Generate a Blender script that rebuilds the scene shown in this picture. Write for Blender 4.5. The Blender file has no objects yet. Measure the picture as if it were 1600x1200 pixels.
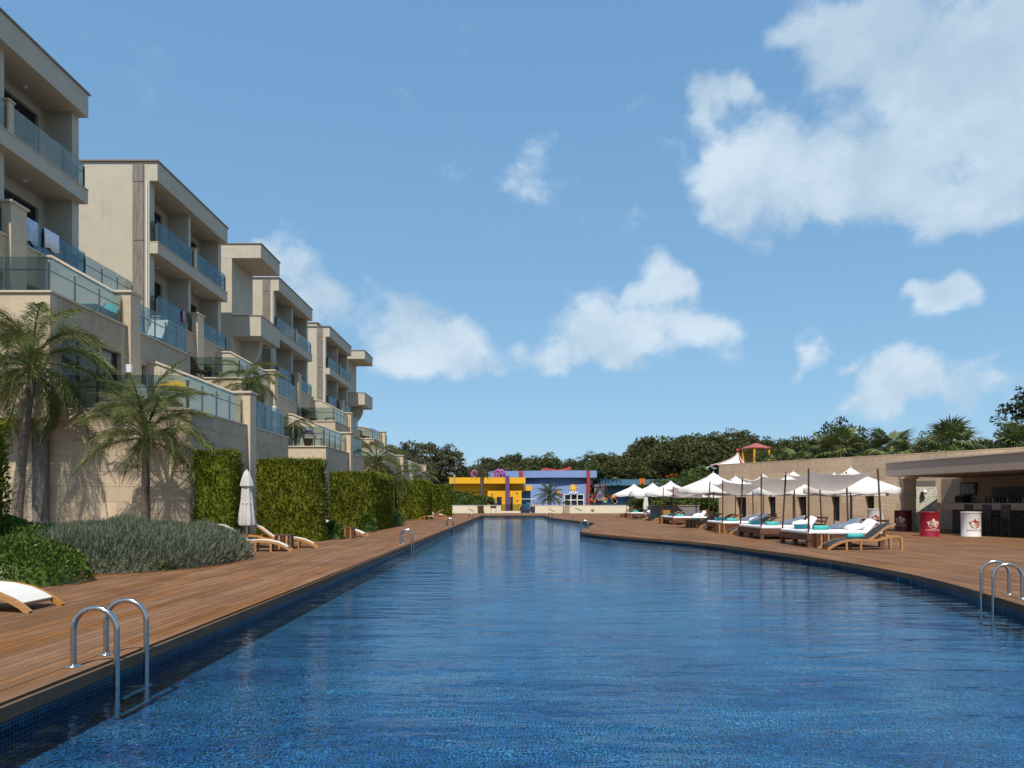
import bpy, math, random
import numpy as np
from mathutils import Vector, Matrix, Quaternion

random.seed(7)
RNG = np.random.default_rng(11)
S = bpy.context.scene
COL = S.collection
PI = math.pi

# ------------------------------------------------------------------ camera
EYE = 1.25
FPX = 1150.0
cam_d = bpy.data.cameras.new('camera')
cam = bpy.data.objects.new('camera', cam_d)
COL.objects.link(cam)
cam.location = (0, 0, EYE)
cam.rotation_euler = (PI / 2, 0, 0)
cam_d.sensor_width = 36.0
cam_d.lens = FPX / 1600 * 36.0
cam_d.shift_x = -2 / 1600
cam_d.shift_y = 186 / 1600
cam_d.clip_start = 0.1
cam_d.clip_end = 6000
S.camera = cam

# ------------------------------------------------------------------ sun, sky, exposure
SUN_EL = math.radians(56)
SUN_DIR = Vector((0.035, math.cos(SUN_EL), -math.sin(SUN_EL))).normalized()
sun_d = bpy.data.lights.new('sun', 'SUN')
sun_d.energy = 4.7
sun_d.angle = math.radians(0.53)
sun_d.color = (1.0, 0.92, 0.80)
sun = bpy.data.objects.new('sun', sun_d)
COL.objects.link(sun)
sun.location = (0, -30, 40)
sun.rotation_euler = SUN_DIR.to_track_quat('-Z', 'Y').to_euler()

SKY_STRENGTH = 0.1
S.view_settings.view_transform = 'Standard'
S.view_settings.look = 'None'
S.view_settings.exposure = 0.0
S.view_settings.gamma = 1.0
S.view_settings.use_curve_mapping = False
S.render.engine = 'CYCLES'
S.cycles.use_denoising = True
S.cycles.max_bounces = 8
S.cycles.transparent_max_bounces = 16
S.cycles.glossy_bounces = 4
S.cycles.diffuse_bounces = 3
S.cycles.caustics_reflective = False
S.cycles.caustics_refractive = False
S.cycles.sample_clamp_indirect = 6.0


class NT:
    """tiny node-tree helper"""
    def __init__(self, tree):
        self.t = tree
        self.n = tree.nodes
        self.l = tree.links

    def new(self, typ, **kw):
        nd = self.n.new(typ)
        for k, v in kw.items():
            setattr(nd, k, v)
        return nd

    def put(self, sock, v):
        if v is None:
            return
        if hasattr(v, 'is_output'):
            self.l.new(v, sock)
        else:
            if sock.type == 'RGBA' and len(v) == 3:
                v = (*v, 1)
            sock.default_value = v

    def math(self, op, a, b=None, c=None, clamp=False):
        nd = self.new('ShaderNodeMath', operation=op, use_clamp=clamp)
        self.put(nd.inputs[0], a)
        if b is not None: self.put(nd.inputs[1], b)
        if c is not None: self.put(nd.inputs[2], c)
        return nd.outputs[0]

    def vmath(self, op, a, b=None):
        nd = self.new('ShaderNodeVectorMath', operation=op)
        self.put(nd.inputs[0], a)
        if b is not None: self.put(nd.inputs[1], b)
        return nd.outputs['Value' if op in ('LENGTH', 'DOT_PRODUCT', 'DISTANCE') else 'Vector']

    def mix(self, f, a, b, typ='MIX'):
        nd = self.new('ShaderNodeMix', data_type='RGBA', blend_type=typ)
        self.put(nd.inputs[0], f); self.put(nd.inputs[6], a); self.put(nd.inputs[7], b)
        return nd.outputs[2]

    def rng(self, v, a, b, c=0.0, d=1.0, smooth=False):
        nd = self.new('ShaderNodeMapRange')
        if smooth: nd.interpolation_type = 'SMOOTHSTEP'
        self.put(nd.inputs[0], v)
        for i, x in enumerate((a, b, c, d)): self.put(nd.inputs[i + 1], x)
        return nd.outputs[0]

    def noise(self, vec, scale, detail=4.0, rough=0.55, dist=0.0):
        nd = self.new('ShaderNodeTexNoise')
        if vec is not None: self.put(nd.inputs['Vector'], vec)
        nd.inputs['Scale'].default_value = scale
        nd.inputs['Detail'].default_value = detail
        nd.inputs['Roughness'].default_value = rough
        nd.inputs['Distortion'].default_value = dist
        return nd


def pix_dir(px, py):
    return Vector(((px - 802) / FPX, 1.0, (786 - py) / FPX)).normalized()


def make_world():
    w = bpy.data.worlds.new('World')
    S.world = w
    w.use_nodes = True
    t = NT(w.node_tree)
    t.n.clear()
    out = t.new('ShaderNodeOutputWorld')
    bg = t.new('ShaderNodeBackground')
    bg.inputs['Strength'].default_value = SKY_STRENGTH
    sky = t.new('ShaderNodeTexSky', sky_type='NISHITA')
    sky.sun_disc = False
    sky.sun_elevation = SUN_EL
    sky.sun_rotation = PI
    sky.altitude = 0
    sky.air_density = 0.8
    sky.dust_density = 0.5
    sky.ozone_density = 3.0
    tc = t.new('ShaderNodeTexCoord')
    d0 = tc.outputs['Generated']
    # billows: the direction is pushed about by noise before the puffs are measured
    wa = t.noise(d0, 5.5, 2.0, 0.5)
    wb = t.noise(d0, 16.0, 3.0, 0.55)
    d = t.vmath('ADD', d0, t.vmath('MULTIPLY', t.vmath('SUBTRACT', wa.outputs[1], (0.5, 0.5, 0.5)), (0.17, 0.17, 0.13)))
    d = t.vmath('ADD', d, t.vmath('MULTIPLY', t.vmath('SUBTRACT', wb.outputs[1], (0.5, 0.5, 0.5)), (0.065, 0.065, 0.055)))
    # clouds: puffs at fixed directions, broken up by noise
    # (pixel of the photograph that looks at the puff, half width, half height in px, weight)
    puffs = [
        (1125, 175, 72, 80, 1.0), (1175, 160, 45, 60, .9), (1190, 275, 130, 80, 1.0), (1330, 280, 170, 85, 1.0), (1410, 170, 95, 170, 1.0),
        (1440, 130, 170, 200, 1.0), (1560, 160, 170, 190, 1.0), (1660, 60, 200, 220, 1.0), (1500, 300, 150, 60, .85),
        (1255, 25, 70, 45, .72), (1210, 360, 60, 45, .6), (1400, 20, 150, 90, 1.0),
        (1000, 465, 62, 55, 1.0), (900, 505, 95, 68, 1.0), (835, 548, 85, 50, .95), (970, 525, 110, 55, .95), (1060, 515, 75, 40, .85),
        (660, 520, 105, 75, .95), (620, 550, 85, 60, .85), (700, 560, 70, 50, .75), (580, 470, 70, 60, .5),
        (455, 430, 80, 62, 1.0), (510, 480, 80, 50, .95), (420, 400, 60, 50, .9),
        (850, 300, 120, 60, .34), (830, 250, 80, 45, .33), (905, 320, 60, 40, .34), (1000, 258, 120, 48, .34), (700, 260, 60, 60, .38), (960, 370, 90, 30, .40), (970, 188, 85, 40, .31),
        (1480, 460, 55, 42, .95), (1500, 445, 45, 30, .9), (1258, 545, 42, 46, .98), (1345, 560, 50, 22, .6), (1440, 600, 110, 52, .95), (1520, 615, 70, 30, .7), (1370, 610, 80, 30, .8),
        (1120, 540, 45, 35, .5), (740, 650, 40, 14, .38), (1440, 690, 90, 14, .5),
        (-300, 420, 170, 90, .95), (-620, 300, 230, 120, .9), (2050, 480, 180, 80, .95), (2400, 300, 260, 150, .95), (1200, -420, 320, 180, .85), (200, -500, 260, 140, .8),
    ]
    dens = None
    for px, py, hw, hh, wt in puffs:
        c = pix_dir(px, py)
        k = 1.0 / Vector(((px - 802) / FPX, 1.0, (786 - py) / FPX)).length
        a, b = hw / FPX * k, hh / FPX * k
        v = t.vmath('SUBTRACT', d, tuple(c))
        v = t.vmath('MULTIPLY', v, (1 / a, 1 / a, 1 / b))
        r = t.vmath('LENGTH', v)
        g = t.rng(r, 1.55, 0.0, 0.0, wt, smooth=True)
        dens = g if dens is None else t.math('SMOOTH_MAX', dens, g, 0.18)
    # puffs over the rest of the sky (behind the camera)
    sep = t.new('ShaderNodeSeparateXYZ'); t.put(sep.inputs[0], d)
    back = t.rng(sep.outputs[1], 0.25, -0.1, 0.0, 1.0, smooth=True)
    nb = t.noise(t.vmath('MULTIPLY', d, (1, 1, 1.8)), 2.3, 3.0)
    gb = t.math('MULTIPLY', t.rng(nb.outputs[0], 0.5, 0.68, 0.0, 0.95, smooth=True), back)
    dens = t.math('MAXIMUM', dens, gb)
    dv = t.vmath('MULTIPLY', d0, (1, 1, 1.25))
    n1 = t.noise(dv, 7.0, 9.0, 0.6, 0.25)
    n2 = t.noise(dv, 17.0, 8.0, 0.62, 0.3)
    nn = t.math('ADD', t.math('MULTIPLY', n1.outputs[0], 0.62), t.math('MULTIPLY', n2.outputs[0], 0.38))
    f = t.math('ADD', dens, t.math('MULTIPLY', t.math('SUBTRACT', nn, 0.5), 1.9))
    alpha = t.rng(f, 0.29, 0.78, 0.0, 1.0, smooth=True)
    alpha = t.math('MULTIPLY', alpha, t.rng(dens, 0.02, 0.3, 0, 1, smooth=True))
    n3 = t.noise(dv, 4.5, 5.0, 0.5)
    tone = t.rng(t.math('ADD', t.math('MULTIPLY', n3.outputs[0], 0.6), t.math('MULTIPLY', nn, 0.4)), 0.40, 0.60, smooth=True)
    g = 1 / SKY_STRENGTH
    ccol = t.mix(tone, (0.46 * g, 0.605 * g, 0.755 * g, 1), (0.69 * g, 0.82 * g, 0.93 * g, 1))
    alpha = t.math('MULTIPLY', alpha, 0.93)
    # the camera's response to the blue: flatter from zenith to horizon
    s3 = t.new('ShaderNodeSeparateColor'); t.put(s3.inputs[0], sky.outputs[0])
    c3 = t.new('ShaderNodeCombineColor')
    for i, (kk, pw) in enumerate(((1.92, 0.50), (3.18, 0.39), (4.72, 0.29))):
        t.put(c3.inputs[i], t.math('MULTIPLY', t.math('POWER', s3.outputs[i], pw), kk))
    skyc = c3.outputs[0]
    col = t.mix(alpha, skyc, ccol)
    t.l.new(col, bg.inputs['Color'])
    t.l.new(bg.outputs[0], out.inputs['Surface'])
    try:
        w.cycles.sampling_method = 'MANUAL'
        w.cycles.sample_map_resolution = 512
    except Exception:
        pass


make_world()

# ------------------------------------------------------------------ materials
MATS = {}


def mat(name, col, rough=0.6, var=0.12, scale=6.0, bump=0.0, bscale=40.0, stretch=(1, 1, 1), rand=0.0, metal=0.0,
        col2=None, spec=0.5, transl=0.0, coords='Object', huevar=0.0, streak=0.0):
    """principled material: colour mottled by noise, with a random tone per piece"""
    if name in MATS:
        return MATS[name]
    m = bpy.data.materials.new(name)
    m.use_nodes = True
    t = NT(m.node_tree)
    bs = t.n['Principled BSDF']
    tc = t.new('ShaderNodeTexCoord')
    mp = t.vmath('MULTIPLY', tc.outputs[coords], stretch)
    n = t.noise(mp, scale, 5.0, 0.6)
    c2 = col2 or tuple(min(1, c * (1 + var)) for c in col)
    c1 = col if col2 else tuple(c * (1 - var) for c in col)
    c = t.mix(t.rng(n.outputs[0], 0.3, 0.7), (*c1, 1), (*c2, 1))
    if streak:
        gs = t.new('ShaderNodeNewGeometry')
        ns = t.noise(t.vmath('MULTIPLY', gs.outputs['Position'], (2.6, 2.6, .16)), 1.6, 5.0, 0.6)
        nb2 = t.noise(gs.outputs['Position'], 0.45, 4.0, 0.6)
        am = t.math('MULTIPLY', t.rng(ns.outputs[0], .5, .74), t.rng(nb2.outputs[0], .42, .62))
        c = t.mix(t.math('MULTIPLY', am, streak), c, (*[x * .55 for x in col], 1))
    if rand:
        geo = t.new('ShaderNodeNewGeometry')
        oi = t.new('ShaderNodeObjectInfo')
        r = t.math('FRACT', t.math('ADD', geo.outputs['Random Per Island'], oi.outputs['Random']))
        hs = t.new('ShaderNodeHueSaturation')
        t.put(hs.inputs['Color'], c)
        t.put(hs.inputs['Value'], t.rng(r, 0, 1, 1 - rand, 1 + rand))
        if huevar:
            r2 = t.math('FRACT', t.math('MULTIPLY', r, 7.31))
            t.put(hs.inputs['Hue'], t.rng(r2, 0, 1, 0.5 - huevar, 0.5 + huevar))
        c = hs.outputs[0]
    t.l.new(c, bs.inputs['Base Color'])
    bs.inputs['Roughness'].default_value = rough
    bs.inputs['Metallic'].default_value = metal
    bs.inputs['Specular IOR Level'].default_value = spec
    if bump:
        nb = t.noise(mp, bscale, 4.0, 0.6)
        b = t.new('ShaderNodeBump')
        b.inputs['Strength'].default_value = bump
        b.inputs['Distance'].default_value = 0.02
        t.l.new(nb.outputs[0], b.inputs['Height'])
        t.l.new(b.outputs[0], bs.inputs['Normal'])
    if transl:
        o = t.n['Material Output']
        tr = t.new('ShaderNodeBsdfTranslucent')
        t.l.new(c, tr.inputs['Color'])
        mx = t.new('ShaderNodeMixShader')
        mx.inputs[0].default_value = transl
        t.l.new(bs.outputs[0], mx.inputs[1]); t.l.new(tr.outputs[0], mx.inputs[2])
        t.l.new(mx.outputs[0], o.inputs['Surface'])
    MATS[name] = m
    return m


def glass_mat(name, tint, refl=1.0, ior=1.5, rough=0.02):
    m = bpy.data.materials.new(name)
    m.use_nodes = True
    t = NT(m.node_tree)
    t.n.clear()
    o = t.new('ShaderNodeOutputMaterial')
    tr = t.new('ShaderNodeBsdfTransparent'); tr.inputs[0].default_value = (*tint, 1)
    gl = t.new('ShaderNodeBsdfGlossy'); gl.inputs['Roughness'].default_value = rough
    fr = t.new('ShaderNodeFresnel'); fr.inputs[0].default_value = ior
    mx = t.new('ShaderNodeMixShader')
    t.l.new(t.math('MULTIPLY', fr.outputs[0], refl), mx.inputs[0])
    t.l.new(tr.outputs[0], mx.inputs[1]); t.l.new(gl.outputs[0], mx.inputs[2])
    t.l.new(mx.outputs[0], o.inputs['Surface'])
    MATS[name] = m
    return m


def wood_mat(name, ca, cb, rough=0.65, along='Y', rand=0.22, gscale=9.0, spec=0.3):
    m = bpy.data.materials.new(name)
    m.use_nodes = True
    t = NT(m.node_tree)
    bs = t.n['Principled BSDF']
    geo = t.new('ShaderNodeNewGeometry')
    oi = t.new('ShaderNodeObjectInfo')
    r = t.math('FRACT', t.math('ADD', geo.outputs['Random Per Island'], oi.outputs['Random']))
    tc = t.new('ShaderNodeTexCoord')
    st = {'Y': (1, 0.06, 1), 'X': (0.06, 1, 1), 'Z': (1, 1, 0.06)}[along]
    v = t.vmath('MULTIPLY', geo.outputs['Position'], st)
    cx = t.new('ShaderNodeCombineXYZ'); t.put(cx.inputs[0], t.math('MULTIPLY', r, 37.0)); t.put(cx.inputs[1], t.math('MULTIPLY', r, 91.0))
    v = t.vmath('ADD', v, cx.outputs[0])
    n = t.noise(v, gscale * 4, 6.0, 0.65, 0.6)
    big = t.noise(geo.outputs['Position'], 0.55, 3.0)
    c = t.mix(t.rng(n.outputs[0], 0.3, 0.72), (*ca, 1), (*cb, 1))
    hs = t.new('ShaderNodeHueSaturation')
    t.put(hs.inputs['Color'], c)
    val = t.math('MULTIPLY', t.rng(r, 0, 1, 1 - rand, 1 + rand), t.rng(big.outputs[0], 0.3, 0.7, 0.78, 1.2))
    t.put(hs.inputs['Value'], val)
    t.put(hs.inputs['Saturation'], t.rng(t.math('FRACT', t.math('MULTIPLY', r, 5.7)), 0, 1, 0.86, 1.12))
    t.l.new(hs.outputs[0], bs.inputs['Base Color'])
    bs.inputs['Roughness'].default_value = rough
    bs.inputs['Specular IOR Level'].default_value = spec
    b = t.new('ShaderNodeBump'); b.inputs['Strength'].default_value = 0.25; b.inputs['Distance'].default_value = 0.004
    t.l.new(n.outputs[0], b.inputs['Height']); t.l.new(b.outputs[0], bs.inputs['Normal'])
    MATS[name] = m
    return m


def water_mat():
    m = bpy.data.materials.new('pool_water')
    m.use_nodes = True
    t = NT(m.node_tree)
    t.n.clear()
    o = t.new('ShaderNodeOutputMaterial')
    geo = t.new('ShaderNodeNewGeometry')
    P = geo.outputs['Position']
    n1 = t.noise(t.vmath('MULTIPLY', P, (0.40, 1.5, 1)), 2.0, 3.0, 0.5, 0.4)
    n2 = t.noise(t.vmath('MULTIPLY', P, (0.8, 1.3, 1)), 8.0, 3.0, 0.55, 0.3)
    big = t.noise(P, 0.22, 2.0)
    h = t.math('ADD', t.math('MULTIPLY', n1.outputs[0], 1.0), t.math('MULTIPLY', n2.outputs[0], 0.16))
    h = t.math('MULTIPLY', h, t.rng(big.outputs[0], 0.35, 0.65, 0.65, 1.25))
    b = t.new('ShaderNodeBump'); b.inputs['Strength'].default_value = 1.0; b.inputs['Distance'].default_value = WAVE
    t.l.new(h, b.inputs['Height'])
    tr = t.new('ShaderNodeBsdfTransparent'); tr.inputs[0].default_value = (0.66, 0.85, 0.97, 1)
    gl = t.new('ShaderNodeBsdfGlossy'); gl.inputs['Roughness'].default_value = 0.03
    gl.inputs['Color'].default_value = (0.82, 0.92, 1.0, 1)
    t.l.new(b.outputs[0], gl.inputs['Normal'])
    fr = t.new('ShaderNodeFresnel'); fr.inputs[0].default_value = 1.31
    t.l.new(b.outputs[0], fr.inputs['Normal'])
    mx = t.new('ShaderNodeMixShader')
    t.l.new(t.math('MULTIPLY', fr.outputs[0], 0.64), mx.inputs[0])
    t.l.new(tr.outputs[0], mx.inputs[1]); t.l.new(gl.outputs[0], mx.inputs[2])
    t.l.new(mx.outputs[0], o.inputs['Surface'])
    MATS['water'] = m
    return m


WAVE = 0.025


def mosaic_mat(name, k=1.0, wobble=True):
    m = bpy.data.materials.new(name)
    m.use_nodes = True
    t = NT(m.node_tree)
    bs = t.n['Principled BSDF']
    geo = t.new('ShaderNodeNewGeometry')
    P = geo.outputs['Position']
    if wobble:
        w1 = t.noise(P, 5.0, 3.0, 0.6)
        w3 = t.noise(P, 15.0, 2.0, 0.5)
        w2 = t.noise(P, 1.7, 2.0, 0.5)
        off = t.vmath('MULTIPLY', t.vmath('SUBTRACT', w1.outputs[1], (0.5, 0.5, 0.5)), (0.17, 0.13, 0.0))
        off2 = t.vmath('MULTIPLY', t.vmath('SUBTRACT', w2.outputs[1], (0.5, 0.5, 0.5)), (0.18, 0.18, 0.0))
        off3 = t.vmath('MULTIPLY', t.vmath('SUBTRACT', w3.outputs[1], (0.5, 0.5, 0.5)), (0.055, 0.055, 0.0))
        P = t.vmath('ADD', t.vmath('ADD', t.vmath('ADD', P, off), off2), off3)
    vo = t.new('ShaderNodeTexVoronoi', feature='F1')
    t.put(vo.inputs['Vector'], P); vo.inputs['Scale'].default_value = 32.0; vo.inputs['Randomness'].default_value = 0.25 if wobble else 0.0
    ve = t.new('ShaderNodeTexVoronoi', feature='DISTANCE_TO_EDGE')
    t.put(ve.inputs['Vector'], P); ve.inputs['Scale'].default_value = 32.0; ve.inputs['Randomness'].default_value = 0.25 if wobble else 0.0
    sp = t.new('ShaderNodeSeparateColor'); t.put(sp.inputs[0], vo.outputs['Color'])
    cr = t.new('ShaderNodeValToRGB')
    e = cr.color_ramp.elements
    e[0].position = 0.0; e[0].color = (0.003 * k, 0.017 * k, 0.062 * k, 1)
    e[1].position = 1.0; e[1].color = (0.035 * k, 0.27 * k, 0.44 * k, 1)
    for p, c in ((0.35, (0.005, 0.033, 0.125)), (0.6, (0.009, 0.066, 0.22)), (0.84, (0.014, 0.12, 0.33)), (0.92, (0.006, 0.030, 0.30))):
        x = e.new(p); x.color = (*[v * k for v in c], 1)
    t.put(cr.inputs[0], sp.outputs[0])
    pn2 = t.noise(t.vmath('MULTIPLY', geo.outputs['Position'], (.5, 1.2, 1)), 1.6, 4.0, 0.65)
    pn = t.noise(geo.outputs['Position'], 0.9, 4.0, 0.6)
    c = t.mix(t.rng(pn.outputs[0], 0.45, 0.75, 0.0, 0.2), cr.outputs[0], (0.02 * k, 0.16 * k, 0.42 * k, 1))
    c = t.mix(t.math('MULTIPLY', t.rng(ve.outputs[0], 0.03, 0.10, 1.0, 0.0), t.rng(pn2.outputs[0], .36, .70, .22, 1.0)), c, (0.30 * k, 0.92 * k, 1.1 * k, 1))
    t.l.new(c, bs.inputs['Base Color'])
    bs.inputs['Roughness'].default_value = 0.35
    bs.inputs['Specular IOR Level'].default_value = 0.2
    MATS[name] = m
    return m


water_mat()
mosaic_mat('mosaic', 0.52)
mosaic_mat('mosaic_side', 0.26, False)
DECKW = wood_mat('deck_wood', (0.158, 0.073, 0.032), (0.258, 0.128, 0.058), 0.75, rand=0.18, spec=0.2)
FASCIA = wood_mat('fascia_wood', (0.115, 0.066, 0.036), (0.17, 0.10, 0.056), 0.75, rand=0.12)
TEAK = wood_mat('teak', (0.36, 0.17, 0.055), (0.50, 0.255, 0.09), 0.5, along='X', rand=0.12)
DARKW = wood_mat('dark_wood', (0.10, 0.04, 0.022), (0.19, 0.075, 0.04), 0.55, along='X', rand=0.15)
BROWNW = wood_mat('brown_wood', (0.05, 0.028, 0.016), (0.10, 0.055, 0.03), 0.6, along='Z', rand=0.15)
PLASTER = mat('plaster', (0.50, 0.448, 0.36), 0.9, 0.06, 1.5, 0.2, 60, streak=.34)
TRAV = mat('travertine', (0.42, 0.335, 0.235), 0.75, 0.14, 3.2, 0.2, 30, (1, 1, 2.2), rand=0.12, streak=.6)
TRAV2 = mat('travertine_pale', (0.56, 0.445, 0.31), 0.75, 0.1, 4.0, 0.15, 30, (1, 1, 2.2), rand=0.09, streak=.45)
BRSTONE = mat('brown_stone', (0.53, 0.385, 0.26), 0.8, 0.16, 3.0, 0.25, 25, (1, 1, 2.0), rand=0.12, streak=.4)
COPING = mat('coping', (0.55, 0.46, 0.36), 0.7, 0.08, 5.0)
CAPM = mat('roof_cap', (0.24, 0.19, 0.15), 0.7, 0.1, 4.0)
STRIP = mat('concrete_strip', (0.21, 0.185, 0.16), 0.85, 0.3, 3.0, 0.3, 25, (5, 5, 0.6))
DKGLASS = mat('dark_glass', (0.018, 0.022, 0.028), 0.06, 0.1, 2.0, spec=0.6)
FRAME = mat('window_frame', (0.05, 0.05, 0.052), 0.5, 0.1, 4)
STEEL = mat('brushed_steel', (0.52, 0.505, 0.485), 0.2, 0.03, 30, metal=1.0)
POSTM = mat('rail_metal', (0.15, 0.155, 0.16), 0.45, 0.05, 10, metal=0.7)
RGLASS = glass_mat('rail_glass', (0.66, 0.75, 0.77), 0.36)
WHITE = mat('white_canvas', (0.78, 0.76, 0.73), 0.9, 0.04, 8, transl=0.12)
SHEET = mat('canopy_cloth', (0.82, 0.76, 0.71), 0.95, 0.04, 6, transl=0.48)
CLOTHG = mat('grey_canvas', (0.60, 0.57, 0.53), 0.95, 0.06, 8, transl=0.1)
MATTR = mat('mattress_white', (0.80, 0.79, 0.80), 0.9, 0.03, 9)
PILLOW = mat('pillow_white', (0.80, 0.80, 0.83), 0.95, 0.03, 14)
TEAL = mat('teal_towel', (0.07, 0.42, 0.42), 0.95, 0.1, 30, 0.3, 200)
BRSTONE_SHADED = mat('brown_stone_shaded', (0.36, 0.26, 0.18), 0.8, 0.14, 3.0, 0.25, 25)  # darker copy of the brown stone, the bar's shade put into its colour
BLACKSL = mat('black_sling', (0.028, 0.03, 0.036), 0.7, 0.1, 60)
WHITESL = mat('white_sling', (0.70, 0.67, 0.61), 0.85, 0.04, 40)
BLACK = mat('black_paint', (0.015, 0.015, 0.017), 0.5, 0.1, 6)
WHITEP = mat('white_paint', (0.76, 0.75, 0.73), 0.45, 0.04, 4)
REDP = mat('red_paint', (0.30, 0.012, 0.03), 0.35, 0.06, 4)
DKREDP = mat('dark_red_paint', (0.14, 0.012, 0.02), 0.4, 0.06, 4)
LOGO_R = mat('logo_red', (0.36, 0.03, 0.025), 0.5, 0.04, 4)
LOGO_W = mat('logo_cream', (0.72, 0.62, 0.5), 0.5, 0.04, 4)
CREAM = mat('cream_wall', (0.74, 0.64, 0.49), 0.85, 0.05, 2.0)
YELLOW = mat('yellow_render', (0.80, 0.40, 0.006), 0.75, 0.04, 1.0)
PURPLE = mat('purple_render', (0.13, 0.05, 0.17), 0.75, 0.05, 1.0)
LBLUE = mat('pale_blue_render', (0.21, 0.30, 0.56), 0.8, 0.04, 0.8)
TEALB = mat('teal_blue_render', (0.065, 0.16, 0.26), 0.8, 0.05, 0.8)
REDR = mat('red_render', (0.34, 0.03, 0.03), 0.7, 0.05, 1.0)
GREENR = mat('green_roof', (0.20, 0.33, 0.20), 0.7, 0.06, 1.0)
ORANGE = mat('orange_plastic', (0.62, 0.13, 0.015), 0.4, 0.05, 2.0)
GREY = mat('grey_paint', (0.22, 0.21, 0.205), 0.7, 0.06, 3.0)
BARGREY = mat('bar_fascia', (0.38, 0.29, 0.225), 0.75, 0.04, 1.5)
GROUNDM = mat('ground_soil', (0.10, 0.10, 0.055), 0.95, 0.3, 0.5)
SUBBASE = mat('deck_underside', (0.03, 0.022, 0.016), 0.95, 0.1, 3)
TRUNK = mat('palm_trunk', (0.20, 0.17, 0.135), 0.9, 0.3, 6, 0.6, 18, (1, 1, 4))
BARK = mat('bark', (0.10, 0.075, 0.055), 0.9, 0.3, 4, 0.5, 10)
HEDGE = mat('hedge_leaf', (0.135, 0.158, 0.014), 0.7, 0.25, 1.5, rand=0.38, transl=0.22, huevar=0.012, spec=0.2)
BOX = mat('boxwood_leaf', (0.075, 0.125, 0.014), 0.45, 0.2, 2.0, rand=0.4, transl=0.25, huevar=0.012, spec=0.4)
LAV = mat('lavender_leaf', (0.155, 0.175, 0.115), 0.75, 0.2, 1.5, rand=0.35, transl=0.15, huevar=0.012, spec=0.2)
PALMG = mat('palm_leaf', (0.135, 0.155, 0.048), 0.5, 0.2, 1.0, rand=0.35, transl=0.2, huevar=0.012, spec=0.35)
PALMD = mat('palm_leaf_grey', (0.15, 0.16, 0.08), 0.55, 0.2, 1.0, rand=0.35, transl=0.18, huevar=0.012, spec=0.3)
PINE = mat('pine_needles', (0.078, 0.088, 0.032), 0.8, 0.3, 0.3, rand=0.4, transl=0.1, huevar=0.02, spec=0.15)
EUCA = mat('eucalyptus_leaf', (0.095, 0.098, 0.052), 0.65, 0.25, 0.4, rand=0.4, transl=0.12, huevar=0.02, spec=0.25)
BUSH = mat('bush_leaf', (0.075, 0.108, 0.02), 0.6, 0.25, 0.5, rand=0.42, transl=0.2, huevar=0.015, spec=0.25)
DARKTREE = mat('dark_tree_leaf', (0.032, 0.042, 0.017), 0.7, 0.25, 0.4, rand=0.4, transl=0.1, huevar=0.02, spec=0.2)

# ------------------------------------------------------------------ mesh helpers


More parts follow.
